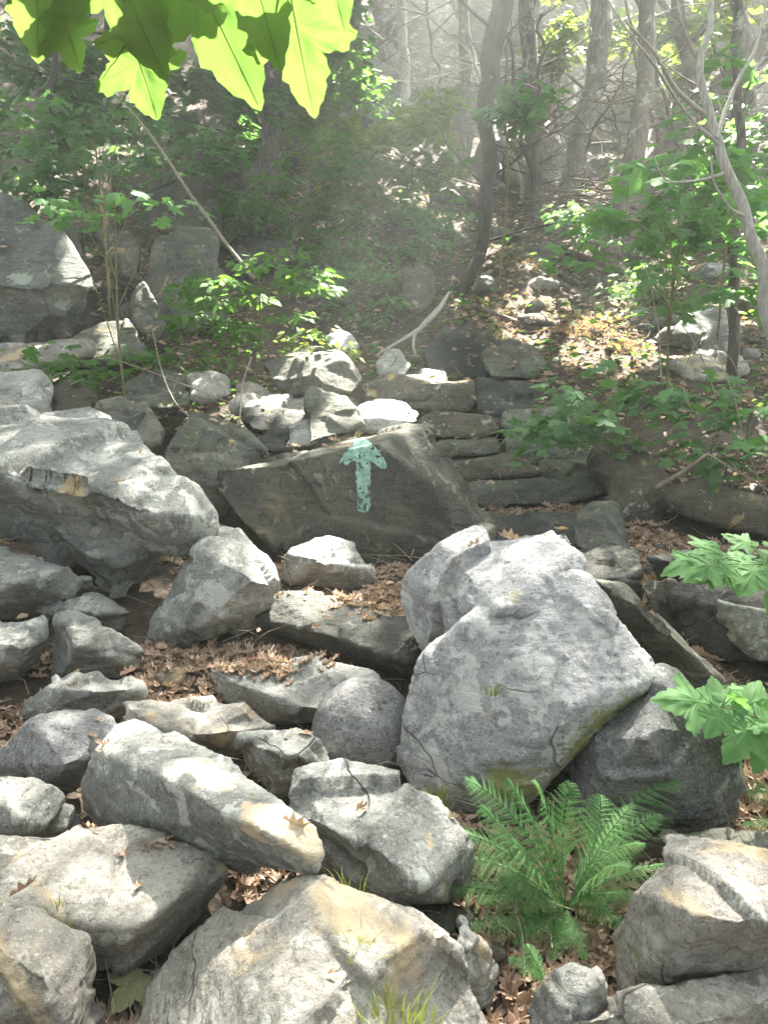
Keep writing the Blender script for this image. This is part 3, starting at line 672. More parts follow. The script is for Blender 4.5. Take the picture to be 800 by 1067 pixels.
# ------------------------------------------------------------------ ground
def axis_vals(segs):
    out = []
    for a, b, s in segs: out += list(np.arange(a, b - 1e-6, s))
    out.append(segs[-1][1]); return np.array(out)
xs = axis_vals([(-60, -12, 2.0), (-12, -4, .16), (-4, 4, .045), (4, 12, .16), (12, 60, 2.0)])
ys = axis_vals([(-40, 0, 2.0), (0, 1, .2), (1, 8, .045), (8, 20, .12), (20, 36, .6), (36, 70, 2.0)])
X, Y = np.meshgrid(xs, ys); Z = ground(X, Y)
pp = np.stack([X.ravel(), Y.ravel(), np.zeros(X.size)], 1)
Z = Z.ravel() + .035 + .05 * fbm(pp * 1.7, 4) + .03 * fbm(pp * 9, 3) + np.clip((Y.ravel() - 6) / 4, 0, 1) * .16 * fbm(pp * 1.1 + 5, 5, True) - .05
nx, ny = len(xs), len(ys); idx = np.arange(nx * ny).reshape(ny, nx)
F = np.stack([idx[:-1, :-1].ravel(), idx[:-1, 1:].ravel(), idx[1:, 1:].ravel(), idx[1:, :-1].ravel()], 1)
gmesh = np_mesh('ground', np.stack([X.ravel(), Y.ravel(), Z], 1), F, True)
tag(link('ground', gmesh, M['soil']), 'brown forest floor of soil and rotted leaves rising up the slope', kind='structure')
def gz(x, y): return float(ground(x, y)) - .02

# ------------------------------------------------------------------ leaves
def frames(axis, normal):
    a = axis / np.linalg.norm(axis, axis=1)[:, None]; n = normal - (normal * a).sum(1)[:, None] * a
    n /= np.linalg.norm(n, axis=1)[:, None] + 1e-9; return a, np.cross(a, n), n
def leaves_mesh(name, T, TF, pos, axis, normal, size):
    "T: template verts (x across, y along, z up)"
    a, s, n = frames(axis, normal)
    V = pos[:, None, :] + size[:, None, None] * (T[None, :, 0:1] * s[:, None, :] + T[None, :, 1:2] * a[:, None, :] + T[None, :, 2:3] * n[:, None, :])
    k = len(T); F = (TF[None] + (np.arange(len(pos)) * k)[:, None, None]).reshape(-1, TF.shape[1])
    return V.reshape(-1, 3), F
def maple(teeth=False, droop=.2, fold=.2):
    half = [(.02, .0), (.2, -.07), (.40, -.02), (.34, .12), (.30, .20), (.62, .40), (.52, .46), (.50, .52), (.36, .50), (.21, .50), (.27, .66), (.20, .70), (.17, .80), (.08, .90), (0, 1.0)]
    if teeth:
        h2 = []
        for (x0, y0), (x1, y1) in zip(half[:-1], half[1:]):
            h2.append((x0, y0)); L = math.hypot(x1 - x0, y1 - y0); n = int(L / .05)
            for j in range(1, n):
                t = j / n; o = .018 if j % 2 else -.004
                h2.append((x0 + (x1 - x0) * t + (y1 - y0) / L * o, y0 + (y1 - y0) * t - (x1 - x0) / L * o))
        half = h2 + [half[-1]]
    out = half + [(-x, y) for x, y in half[-2::-1]]
    zf = lambda x, y: -fold * abs(x) * (1 - .3 * y) - droop * y * y + .03 * math.sin(x * 9 + 1) * y + (.02 * math.sin(x * 23) * math.cos(y * 17) if teeth else 0)
    k = len(out); rings = [.35, .7, 1.0] if teeth else [1.0]
    V = [(0, .28, zf(0, .28))]
    for s_ in rings: V += [(x * s_, .28 + (y - .28) * s_, zf(x * s_, .28 + (y - .28) * s_)) for x, y in out]
    F = [(0, i + 1, (i + 1) % k + 1) for i in range(k)]
    for r in range(len(rings) - 1):
        for i in range(k):
            a, b = 1 + r * k + i, 1 + r * k + (i + 1) % k; F += [(a, a + k, b + k), (a, b + k, b)]
    if teeth:      # raised veins
        for (tx, ty) in ((0, .96), (.58, .41), (-.58, .41), (.37, 0), (-.37, 0)):
            N = 7; b0 = len(V)
            for i in range(N + 1):
                t = i / N; x = tx * t; y = .02 + (ty - .02) * t; w = .009 * (1 - t * .8); L = math.hypot(tx, ty); sx, sy = -ty / L * w, tx / L * w
                if abs(tx) < .01: sx, sy = w, 0
                z = zf(x, y) ; V += [(x - sx, y - sy, z + .002), (x + sx, y + sy, z + .002), (x, y, z + .009), (x, y, z - .006)]
            for i in range(N):
                a = b0 + 4 * i
                for p_, q_ in ((0, 2), (2, 1), (1, 3), (3, 0)): F += [(a + p_, a + q_, a + 4 + q_), (a + p_, a + 4 + q_, a + 4 + p_)]
    return np.array(V, float), np.array(F)
CURL = (np.array([(0, 0, .05), (.2, .25, .16), (.26, .55, .22), (.12, .85, .1), (0, 1, .2), (-.14, .8, .02), (-.22, .5, .12), (-.15, .2, .05), (0, .5, -.02)]), np.array([(8, i, (i + 1) % 8) for i in range(8)]))
MAPLE = maple(); MAPLE_T = maple(True, .25, .12)
SIMPLE = (np.array([(0, 0, 0), (.30, .35, -.06), (.16, .75, -.12), (0, 1, -.2), (-.16, .75, -.12), (-.30, .35, -.06)]), np.array([(0, 1, 2), (0, 2, 3), (0, 3, 4), (0, 4, 5)]))
DEAD = (np.array([(0, 0, 0), (.16, .16, .10), (.10, .3, .02), (.34, .42, .2), (.16, .55, .06), (.26, .75, .16), (.06, .8, .05), (0, 1, .16), (-.10, .8, .03), (-.25, .7, .14), (-.14, .52, .02), (-.33, .38, .18), (-.1, .28, 0), (-.17, .14, .1)], float), None)
DEAD[0][:, 0] *= .8; DEAD[0][:, 2] *= 1.5; kD = len(DEAD[0]); DEAD = (np.vstack([[(0, .5, 0)], DEAD[0]]), np.array([(0, i + 1, (i + 1) % kD + 1) for i in range(kD)]))

def blob_plant(label, px, py, rx, ry, D, Dr, n, size, mat='leaf', tmpl=MAPLE, clumps=14, base=None, name='maple_sapling', cat='sapling', group=None, stems=True, flat=.22, up=1.0, drop=None):
    c = Q(px, py, D); wx = rx * D / FPX; wz = ry * D / FPX
    gx, gy = (base if base else (c.x + R.uniform(-.1, .1), c.y + R.uniform(-.1, .1)))
    root = Vector((gx, gy, gz(gx, gy)))
    o = empty(name, root); tag(o, label, cat, group)
    n = int(n * (1.7 if D > 6.1 else 1.0)); size = size * (1.15 if D > 6.1 else 1.0)
    cl = []
    for i in range(clumps):
        th = R.uniform(0, 6.283); r = math.sqrt(R.random())
        cl.append(c + Vector((math.cos(th) * r * wx, R.uniform(-Dr, Dr), math.sin(th) * r * wz)))
    cr = max(.05, .9 * wx / math.sqrt(clumps) + size * .8)
    k = RN.integers(0, clumps, n); ca = np.array([q[:] for q in cl])
    th = RN.uniform(0, 6.283, n); rr = np.sqrt(RN.random(n)) * cr
    pos = ca[k] + np.stack([np.cos(th) * rr, np.sin(th) * rr, RN.normal(size=n) * cr * flat - rr * .25], 1)
    axis = np.stack([np.cos(th) + RN.normal(size=n) * .4, np.sin(th) + RN.normal(size=n) * .4, RN.normal(size=n) * .25 - .25], 1)
    nrm = np.stack([RN.normal(size=n) * .35, RN.normal(size=n) * .35 - .15, np.full(n, up)], 1)
    sz = size * RN.uniform(.55, 1.15, n)
    kk_ = cull(pos, False); pos, axis, nrm, sz = pos[kk_], axis[kk_], nrm[kk_], sz[kk_]
    V, F = leaves_mesh('foliage', *tmpl, pos - np.array(root), axis, nrm, sz)
    link('foliage', np_mesh('foliage', V, F), M[mat], o)
    if stems:
        m = MB(); top = c + Vector((0, 0, wz * .3)); rb = .004 + .0035 * (top - root).length + .002
        pts, rr2 = smooth_path([root, root.lerp(top, .5) + Vector((R.uniform(-.06, .06), R.uniform(-.05, .05), 0)), top], [rb, rb * .75, rb * .4], 5)
        m.tube([p - root for p in pts], rr2, 6)
        for q in cl:
            t = R.uniform(.45, .98); s = pts[int(t * (len(pts) - 1))]
            mid = s.lerp(q, .5) + Vector((0, 0, .05 * (q - s).length))
            pp_, r_ = smooth_path([s, mid, q], [rb * .4, rb * .28, rb * .12], 3)
            m.tube([p - root for p in pp_], r_, 4)
        link('stem', np_mesh('stem', np.array(m.v), np.array(m.f), True), M['stem'], o)
    return o

SAZ = rad(24); SEL = rad(56)
SUN = Vector((math.cos(SEL) * math.sin(SAZ), math.cos(SEL) * math.cos(SAZ), math.sin(SEL)))
SPOTS = []  # gaps are cut into the crowns along the sun rays to these points
def spot(p, r): SPOTS.append((np.array(p), r))
for a, b, h, r in [(395, 432, .25, .13), (345, 368, .35, .18), (610, 340, 0, .5), (590, 346, 0, .3), (655, 362, 0, .13), (640, 322, 0, .16), (450, 205, .1, .45), (222, 402, .2, .09), (262, 408, .2, .08), (440, 398, .15, .08), (470, 398, .15, .06),
                   (260, 155, .1, .2), (560, 300, 0, .12), (515, 270, 0, .12), (545, 320, 0, .09), (490, 320, 0, .07), (300, 455, .3, .06), (350, 468, .7, .05), (600, 262, 0, .12), (630, 285, 0, .1), (690, 250, .3, .12), (505, 195, 0, .12),
                   (170, 470, .2, .09), (785, 455, .4, .1), (720, 360, .1, .1), (760, 300, .3, .12), (640, 310, 0, .1), (320, 415, .3, .07), (400, 170, .5, .18), (380, 120, 1.0, .2), (430, 95, 1.0, .2), (350, 150, .8, .15)]:
    spot(P(a, b, h), r)
spot(Q(60, 340, 7.0), .14); spot(Q(148, 300, 7.2), .1); spot(Q(530, 135, 14.5), .2); spot(Q(330, 350, 5.7), .16); spot(Q(395, 432, 5.1), .22); spot(Q(418, 432, 5.1), .16); spot(Q(378, 432, 5.1), .14)
spot(Q(600, 60, 15), .5); spot(Q(660, 20, 15), .6); spot(Q(720, 60, 15), .5); spot(Q(780, 130, 7.5), .3); spot(Q(585, 20, 15), .5); spot(Q(610, 130, 13), .35); spot(Q(560, 70, 12), .2)
for a, b in ((60, 20), (180, 30), (290, 30), (230, 60), (330, 70)): spot(Q(a, b, .78), .09)
def fore(pos):
    "1 where the sun ray through a crown point ends on the front boulders"
    s = np.array(SUN); h = pos - s * ((pos[:, 2] - .5) / s[2])[:, None]
    e = 4.15 + .25 * np.sin(h[:, 0] * 2.3)
    return (h[:, 1] < e) & (np.abs(h[:, 0]) < 3.2) & (h[:, 1] > .2)
def cull(pos, coarse=True):
    keep = np.ones(len(pos), bool); s = np.array(SUN)
    if coarse: keep &= ~fore(pos)
    for c, r in SPOTS:
        d = pos - c; t = d @ s; perp = d - t[:, None] * s; rn = r * (1 + .35 * np.sin(np.arctan2(perp[:, 0], perp[:, 1]) * 3 + c[0] * 9))
        keep &= ~((np.linalg.norm(perp, axis=1) < rn * 1.2 + .2) & (t > 2.0))
    return keep

# saplings and shrubs one can tell apart
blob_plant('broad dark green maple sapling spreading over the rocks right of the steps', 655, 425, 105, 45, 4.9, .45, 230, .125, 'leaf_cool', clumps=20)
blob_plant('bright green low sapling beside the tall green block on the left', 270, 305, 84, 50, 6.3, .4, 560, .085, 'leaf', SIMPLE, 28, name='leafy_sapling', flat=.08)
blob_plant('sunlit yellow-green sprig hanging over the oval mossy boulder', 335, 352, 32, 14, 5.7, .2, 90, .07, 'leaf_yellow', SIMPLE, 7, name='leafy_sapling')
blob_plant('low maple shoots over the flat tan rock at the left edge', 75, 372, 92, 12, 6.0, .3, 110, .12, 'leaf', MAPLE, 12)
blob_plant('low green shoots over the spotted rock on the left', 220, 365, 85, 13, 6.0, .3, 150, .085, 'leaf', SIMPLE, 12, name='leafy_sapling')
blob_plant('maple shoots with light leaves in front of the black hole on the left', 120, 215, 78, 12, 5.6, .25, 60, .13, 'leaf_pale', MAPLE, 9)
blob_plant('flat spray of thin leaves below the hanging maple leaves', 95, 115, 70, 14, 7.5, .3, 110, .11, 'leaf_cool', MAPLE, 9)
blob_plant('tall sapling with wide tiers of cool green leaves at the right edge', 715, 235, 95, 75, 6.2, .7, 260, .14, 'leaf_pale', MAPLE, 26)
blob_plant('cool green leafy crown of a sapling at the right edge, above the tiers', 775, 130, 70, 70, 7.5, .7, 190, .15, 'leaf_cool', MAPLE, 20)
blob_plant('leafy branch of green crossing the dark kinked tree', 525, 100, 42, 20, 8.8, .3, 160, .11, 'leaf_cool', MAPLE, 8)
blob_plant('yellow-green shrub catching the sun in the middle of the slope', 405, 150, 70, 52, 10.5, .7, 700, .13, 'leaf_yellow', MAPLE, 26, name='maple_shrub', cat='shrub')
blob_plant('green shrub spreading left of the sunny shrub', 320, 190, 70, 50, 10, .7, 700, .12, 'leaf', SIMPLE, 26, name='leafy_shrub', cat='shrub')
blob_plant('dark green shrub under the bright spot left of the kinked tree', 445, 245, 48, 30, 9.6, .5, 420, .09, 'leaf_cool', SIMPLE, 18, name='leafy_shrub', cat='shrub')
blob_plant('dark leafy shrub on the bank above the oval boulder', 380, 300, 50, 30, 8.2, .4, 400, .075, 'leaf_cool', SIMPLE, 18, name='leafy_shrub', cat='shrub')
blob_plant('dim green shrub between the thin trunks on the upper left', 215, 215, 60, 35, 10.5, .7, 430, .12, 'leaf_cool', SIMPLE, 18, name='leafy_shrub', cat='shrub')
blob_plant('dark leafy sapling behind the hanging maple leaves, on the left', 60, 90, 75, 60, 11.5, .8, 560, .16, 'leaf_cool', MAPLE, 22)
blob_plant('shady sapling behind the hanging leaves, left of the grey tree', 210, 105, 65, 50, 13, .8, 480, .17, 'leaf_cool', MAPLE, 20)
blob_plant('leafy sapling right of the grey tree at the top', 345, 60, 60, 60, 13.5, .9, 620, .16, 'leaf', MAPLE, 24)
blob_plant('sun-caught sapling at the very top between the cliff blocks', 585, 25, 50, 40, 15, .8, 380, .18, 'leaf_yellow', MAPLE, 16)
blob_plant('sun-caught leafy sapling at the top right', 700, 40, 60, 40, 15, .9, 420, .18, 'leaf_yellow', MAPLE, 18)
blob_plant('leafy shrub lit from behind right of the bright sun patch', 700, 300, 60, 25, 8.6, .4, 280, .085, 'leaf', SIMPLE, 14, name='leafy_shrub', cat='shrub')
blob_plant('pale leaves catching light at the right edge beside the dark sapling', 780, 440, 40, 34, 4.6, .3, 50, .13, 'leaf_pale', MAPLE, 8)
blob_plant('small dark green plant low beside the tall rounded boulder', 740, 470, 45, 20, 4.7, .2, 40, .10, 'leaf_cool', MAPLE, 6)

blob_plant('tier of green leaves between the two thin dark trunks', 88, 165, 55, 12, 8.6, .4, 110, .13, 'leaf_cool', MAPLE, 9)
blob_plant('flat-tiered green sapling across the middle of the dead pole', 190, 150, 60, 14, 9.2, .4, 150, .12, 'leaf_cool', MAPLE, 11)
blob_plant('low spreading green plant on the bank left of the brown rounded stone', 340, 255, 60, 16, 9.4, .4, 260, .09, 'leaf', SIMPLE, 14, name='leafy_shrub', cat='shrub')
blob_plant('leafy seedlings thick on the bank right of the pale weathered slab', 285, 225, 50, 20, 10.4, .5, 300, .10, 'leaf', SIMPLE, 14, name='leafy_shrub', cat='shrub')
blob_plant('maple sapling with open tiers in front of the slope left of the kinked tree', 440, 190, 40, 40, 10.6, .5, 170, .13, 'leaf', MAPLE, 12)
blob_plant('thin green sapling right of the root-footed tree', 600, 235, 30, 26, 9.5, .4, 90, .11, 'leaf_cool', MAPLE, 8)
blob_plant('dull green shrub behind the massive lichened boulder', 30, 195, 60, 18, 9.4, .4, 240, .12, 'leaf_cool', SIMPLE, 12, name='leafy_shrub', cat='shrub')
# near leafy twigs on the right: every leaf stands out
def near_twig(label, path, leaves, mat, D, rad_=.004, cat='branch', name='maple_branch', teeth=MAPLE_T):
    pts = [Q(*p) for p in path]; root = pts[0]
    o = empty(name, root); tag(o, label, cat)
    m = MB(); pp_, rr2 = smooth_path([p - root for p in pts], [rad_ * (1 - .6 * i / (len(pts) - 1)) for i in range(len(pts))], 5)
    m.tube(pp_, rr2, 6)
    link('twig', np_mesh('twig', np.array(m.v), np.array(m.f), True), M['stem'], o)
    if D > 1:
        for _ in range(12):
            q = R.choice(path[1:]); bx, by = q[0] + R.uniform(-25, 40), q[1] + R.uniform(-18, 30); an = R.uniform(0, 6.283); l_ = R.uniform(14, 38)
            leaves = leaves + [((bx, by), (bx + math.cos(an) * l_, by + math.sin(an) * l_ * .7), q[2] + R.uniform(-.12, .12), R.uniform(-.5, .5), (R.uniform(-.4, .4), R.uniform(-.8, -.1), 1))]
    for lf in leaves:
        (bx, by), (tx, ty), d, tilt = lf[:4]
        b = Q(bx, by, d); t = Q(tx, ty, d + (tilt * .25 if D > 1 else .07 + tilt * .3))
        ax = t - b; L = ax.length
        toc = (CAM - b).normalized(); nr = toc + Vector((R.uniform(-.25, .25), 0, .5 + R.uniform(-.1, .4)))
        if D < 1: nr = toc + Vector((R.uniform(-.3, .3), 0, R.uniform(-.35, .15)))
        if len(lf) > 4: nr = Vector(lf[4])
        tm = (teeth[0] * np.array((.74 if D < 1 else 1, 1, 1)), teeth[1])
        V, F = leaves_mesh('leaf', *tm, np.array([b - root]), np.array([ax]), np.array([nr]), np.array([L * (1.0 if D < 1 else R.uniform(.55, .95))]))
        q = min(pp_, key=lambda s: (s + root - b).length)
        mm = MB(); mm.tube([q, (q + b - root) / 2 + Vector((0, 0, .01)), b - root], [.0016, .0013, .0012], 5)
        V = np.vstack([V, np.array(mm.v)]); k0 = len(V) - len(mm.v)
        tri = []
        for f in mm.f: tri += [(f[0] + k0, f[1] + k0, f[2] + k0), (f[0] + k0, f[2] + k0, f[3] + k0)]
        link('leaf', np_mesh('leaf', V, np.vstack([F, np.array(tri)]), True), M[mat], o)
near_twig('overhanging maple branch with big backlit yellow-green leaves, close to the viewer',
          [(-120, -120, .8), (60, -70, .8), (200, -50, .8), (320, -40, .8), (420, -30, .8)],
          [((30, -110), (48, 76), .80, .0), ((-60, -70), (-6, 72), .79, .0), ((85, -110), (176, 88), .81, .0), ((134, 35), (173, 140), .88, .1),
           ((170, -95), (274, 118), .85, .0), ((238, -110), (298, 80), .79, .0), ((300, -20), (327, 132), .875, .0), ((325, -90), (367, 44), .755, .0), ((62, 10), (93, 86), .85, .0), ((190, -100), (214, 50), .90, .0), ((100, -90), (128, 46), .90, .0)], 'leaf_branch', .8)
near_twig('leafy maple twig reaching in from the right edge over the dark cracked rock',
          [(880, 660, 2.7), (840, 610, 2.7), (770, 585, 2.65), (725, 578, 2.6)],
          [((735, 580), (662, 598), 2.6, -.1, (0, -.3, 1)), ((740, 578), (700, 566), 2.65, .3, (0, -.3, 1)), ((760, 583), (728, 612), 2.6, -.5, (0, -.4, 1)), ((775, 586), (760, 562), 2.7, .5, (0, -.4, 1)), ((790, 588), (770, 620), 2.6, -.5, (.1, -.5, 1)), ((800, 590), (840, 560), 2.7, .3, (0, -.4, 1)), ((785, 570), (750, 548), 2.8, .3, (0, -.4, 1)), ((820, 600), (800, 640), 2.6, -.3, (0, -.5, 1)), ((812, 575), (806, 548), 2.8, .3, (0, -.4, 1)), ((750, 585), (700, 606), 2.55, -.2, (0, -.5, 1))], 'leaf_pale', 2.6)
near_twig('maple twig with spreading green leaves over the speckled rock at the right',
          [(900, 860, 2.1), (850, 780, 2.1), (780, 745, 2.1), (740, 735, 2.1)],
          [((742, 735), (668, 718), 2.1, -.1, (0, -.6, 1)), ((750, 735), (742, 690), 2.2, .4, (0, -.6, 1)), ((755, 742), (722, 785), 2.0, -.4, (0, -.6, 1)), ((775, 744), (800, 695), 2.2, .4, (0, -.6, 1)), ((785, 752), (752, 800), 2.0, -.4, (.1, -.6, 1)), ((800, 758), (850, 720), 2.2, .2, (0, -.6, 1)), ((805, 765), (775, 830), 2.0, -.4, (0, -.6, 1)), ((820, 775), (838, 840), 2.0, -.4, (0, -.6, 1)), ((765, 738), (720, 708), 2.15, .3, (0, -.5, 1)), ((790, 748), (830, 780), 2.05, .1, (0, -.6, 1))], 'leaf_pale', 2.1)

# ------------------------------------------------------------------ ferns
def fern(label, root, fronds, mat='fern', pinnules=9):
    o = empty('fern', root); tag(o, label, 'fern')
    for (tip, lift, wd) in fronds:
        tip = Vector(tip) - root; L = tip.length
        mid = tip * .5 + Vector((R.gauss(0, .09) * L, R.gauss(0, .09) * L, lift + R.gauss(0, .05) * L)); R2 = R.uniform(-.3, .3)
        N = 60; pts = []
        for i in range(N + 1):
            t = i / N; pts.append((mid * 2 * t * (1 - t)) + tip * t * t)
        m = MB(); m.tube(pts[::6] + [pts[-1]], [.0022 * (1 - .7 * i / 8) for i in range(len(pts[::6]) + 1)], 5)
        pos = []; ax = []; nr = []; sz = []
        for i in range(7, N):
            t = i / N; tan = (pts[i + 1] - pts[i - 1]).normalized(); side = (tan.cross(Vector((0, 0, 1))).normalized() + Vector((0, 0, R2 * t))).normalized(); upn = side.cross(tan)
            plen = wd * L * math.sin(min(1, (t - .12) * 1.7 + .18) * math.pi * .5) * (1 - t) ** .75 * 1.35 + .006
            for sgn in (-1, 1):
                dirp = (side * sgn + tan * R.uniform(.3, .55) - upn * R.uniform(.05, .35)).normalized(); wn = dirp.cross(upn) * sgn
                if i % 3 == 0 or t > .88:
                    m.tube([pts[i], pts[i] + dirp * plen], [.0009, .0004], 3)
                    K = max(4, int(plen / .0052))
                    for k in range(K):
                        u = (k + .6) / K; q = pts[i] + dirp * plen * u - upn * .10 * plen * u * u
                        pl = min(plen * .2, .0085) * (1 - u * .75) + .0012
                        for s2 in (-1, 1):
                            a = (tan * s2 + dirp * .5).normalized()
                            pos.append(q); ax.append(a); nr.append(upn + Vector((R.uniform(-.2, .2), R.uniform(-.2, .2), 0))); sz.append(pl)
        T = np.array([(0, 0, 0), (.20, .3, 0), (.15, .75, -.03), (0, 1, -.08), (-.15, .75, -.03), (-.20, .3, 0)]); TF = np.array([(0, 1, 2), (0, 2, 3), (0, 3, 4), (0, 4, 5)])
        V, F = leaves_mesh('frond', T, TF, np.array([p[:] for p in pos]), np.array([p[:] for p in ax]), np.array([p[:] for p in nr]), np.array(sz))
        k0 = len(V); V = np.vstack([V, np.array(m.v)]); tri = []
        for f in m.f: tri += [(f[0] + k0, f[1] + k0, f[2] + k0), (f[0] + k0, f[2] + k0, f[3] + k0)]
        link('frond', np_mesh('frond', V, np.vstack([F, np.array(tri)])), M[mat], o)
fr = P(590, 955, .0); fr.z += .02
tips = [(484, 812, .28), (478, 868, .2), (470, 925, .12), (500, 838, .34), (490, 965, .06), (535, 985, .04), (560, 815, .38), (528, 812, .36), (474, 895, .16), (512, 870, .26), (625, 828, .30), (660, 838, .30), (708, 812, .26), (690, 850, .24), (655, 905, .26), (698, 900, .22), (610, 1000, .03), (650, 970, .10), (500, 940, .10), (672, 880, .26), (575, 1000, .02), (668, 940, .12), (595, 815, .36), (520, 915, .16), (545, 950, .10), (630, 945, .12)]
fern('lush green fern clump growing between the whitish boulder and the craggy boulder', fr, [(P(a, b, h), .045 + h * .16, R.uniform(.24, .33)) for a, b, h in tips])
fr2 = P(850, 880, 0)
fern('small fern hanging in from the right edge below the maple twig', fr2, [(P(778, 828, .2), .12, .3), (P(772, 860, .15), .1, .3), (P(800, 800, .25), .12, .3), (P(820, 900, .1), .1, .3), (P(880, 850, .2), .1, .3)])
fr3 = P(570, 1030, .02)
fern('tiny pale fern sprig in the leaves by the nearest boulder', fr3, [(P(530, 1000, .06), .03, .3), (P(548, 985, .08), .03, .3), (P(560, 1040, .05), .02, .3)], pinnules=5)

# ------------------------------------------------------------------ grass tufts
def tuft(label, root, n, L, spread=.06, mat='grass', name='grass_tuft'):
    pos = []
    m_v = []; m_f = []
    for i in range(n):
        th = R.uniform(0, 6.283); r = spread * math.sqrt(R.random()); b = Vector((math.cos(th) * r, math.sin(th) * r, 0))
        l = L * R.uniform(.5, 1.1); lean = Vector((math.cos(th), math.sin(th), 0)) * R.uniform(.1, .8) + Vector((R.uniform(-.3, .3), R.uniform(-.3, .3), 0))
        side = Vector((-math.sin(th), math.cos(th), 0)) * .0022
        k = len(m_v)
        for j in range(5):
            t = j / 4; p = b + Vector((0, 0, l * t * (1 - .3 * t))) + lean * l * t * t * .8
            w = side * (1 - t * .9); m_v += [tuple(p - w), tuple(p + w)]
        for j in range(4): m_f.append((k + 2 * j, k + 2 * j + 1, k + 2 * j + 3, k + 2 * j + 2))
    o = link(name, np_mesh(name, m_v, m_f), M[mat], None, root); tag(o, label, 'grass tuft'); return o
tuft('bright yellow-green grass tuft at the bottom edge on the nearest boulder', P(415, 1085, .33), 110, .08, .09)
tuft('thin wisp of grass left of the bright tuft on the nearest boulder', P(375, 1000, .36), 26, .08, .04)
tuft('dry grass stalks in the notch behind the nearest boulder', P(365, 935, .3), 30, .07, .05)
tuft('small grass tuft sprouting from the face of the whitish boulder', P(513, 722, .42), 34, .05, .03)
tuft('second smaller grass tuft in the crack of the whitish boulder', P(556, 706, .47), 26, .04, .03)
tuft('sparse grass in the hollow edge of the wide flat slab', P(60, 962, .27), 40, .07, .05)
tuft('grass at the base of the whitish boulder above the fern', P(458, 838, .1), 50, .08, .05)

# ------------------------------------------------------------------ trees
def tree(label, path, name='tree', mat='bark', crown=None, roots=0, limbs=(), group=None, wob=.25, cmat='canopy', cat='tree'):
    "path: (px,py,D,radius in m); crown: list of (offset x, y, z, rx, rz, n)"
    pts = [Q(*p[:3]) for p in path]
    base = pts[0].copy(); base.z = min(base.z, gz(base.x, base.y) - .05); pts[0] = base
    o = empty(name, base); tag(o, label, cat, group)
    rr = [p[3] for p in path]
    a, b = smooth_path([p - base for p in pts], rr, 8, .12 if group else .05, len(label))
    b[0] *= 1.5; b[1] *= 1.2
    m = MB(); m.tube(a, b, 12, wob)
    for k in range(roots):
        th = math.pi * (1.0 + (k + .5) / roots) + R.uniform(-.2, .2); L = R.uniform(.5, .9)
        e = Vector((math.cos(th), math.sin(th), 0)) * L; e.z = gz(base.x + e.x, base.y + e.y) - base.z - .03
        q, r_ = smooth_path([Vector((0, 0, .35)), e * .4 + Vector((0, 0, .12)), e], [rr[0] * .6, rr[0] * .4, rr[0] * .15], 4, .03, k)
        m.tube(q, r_, 7, .2)
    trk = link('trunk', np_mesh('trunk', np.array(m.v), np.array(m.f), True), M[mat], o)
    for lm in limbs:
        q, r_ = smooth_path([Q(*p[:3]) - base for p in lm], [p[3] for p in lm], 5, .03, 3)
        mm = MB(); mm.tube(q, r_, 6, .1); link('limb', np_mesh('limb', np.array(mm.v), np.array(mm.f), True), M[mat], trk)
    if (name == 'tree' or group) and not limbs:
        for k in range(7):
            i0 = int(len(a) * R.uniform(.2, .75)); th = R.uniform(-1.2, 1.2) + (math.pi if k % 2 else 0); L = R.uniform(.6, 1.7)
            e = a[i0] + Vector((math.cos(th) * L, math.sin(th) * L * .5, L * R.uniform(-.1, .7))); md_ = a[i0].lerp(e, .5) + Vector((R.gauss(0, .08), 0, R.gauss(0, .08)))
            q, r_ = smooth_path([a[i0], md_, e], [max(b[i0] * .22, .012), .012, .004], 5, .05, k); mm = MB(); mm.tube(q, r_, 5)
            for w_ in range(3):
                q0 = q[R.randrange(4, len(q))]; q1 = q0 + Vector((R.gauss(0, .3), R.gauss(0, .2), R.gauss(.05, .25))); mm.tube([q0, (q0 + q1) / 2 + Vector((0, 0, .03)), q1], [.006, .004, .002], 4)
            link('limb', np_mesh('limb', np.array(mm.v), np.array(mm.f), True), M[mat], trk)
    if crown:
        top = pts[-1]; make_crown(o, base, top, crown, cmat)
    return o
def make_crown(o, base, top, crown, mat):
    VV = []; FF = []; k0 = 0; m = MB()
    for (ox, oy, oz, rx, rz, n) in crown:
        c = top + Vector((ox, oy, oz)); K = max(10, int(rx * 9))
        u = RN.normal(size=(K, 3)); u /= np.linalg.norm(u, axis=1)[:, None]; u *= (RN.random(K) ** .4)[:, None]
        ca = np.array(c) + u * np.array((rx, rx, rz))
        for q in ca[::2]:
            lp = np.array(top)[None] + (q - np.array(top))[None] * np.linspace(.15, 1, 10)[:, None]
            if not cull(lp, False).all(): continue
            q = Vector(q); mid = top.lerp(q, .5) + Vector((0, 0, .3))
            a_, r_ = smooth_path([top - base - Vector((0, 0, R.uniform(0, 1))), mid - base, q - base], [.05, .03, .008], 3); m.tube(a_, r_, 5)
        kk = RN.integers(0, K, n); pos = ca[kk] + RN.normal(size=(n, 3)) * np.array((.5, .5, .22)) * max(.5, rx * .25)
        pos = pos[cull(pos)]; n = len(pos)
        pos = pos[RN.random(len(pos)) < (.6 if base.y > 1 else 1.0)]; n = len(pos)
        ax = RN.normal(size=(n, 3)); ax[:, 2] *= .4; nr = RN.normal(size=(n, 3)) * .5; nr[:, 2] += 1
        V, F = leaves_mesh('c', *SIMPLE, pos - np.array(base), ax, nr, RN.uniform(.16, .3, n)); VV.append(V); FF.append(F + k0); k0 += len(V)
    link('crown', np_mesh('crown', np.vstack(VV), np.vstack(FF)), M[mat], o)
    if m.v: link('limb', np_mesh('limb', np.array(m.v), np.array(m.f), True), M['bark'], o)

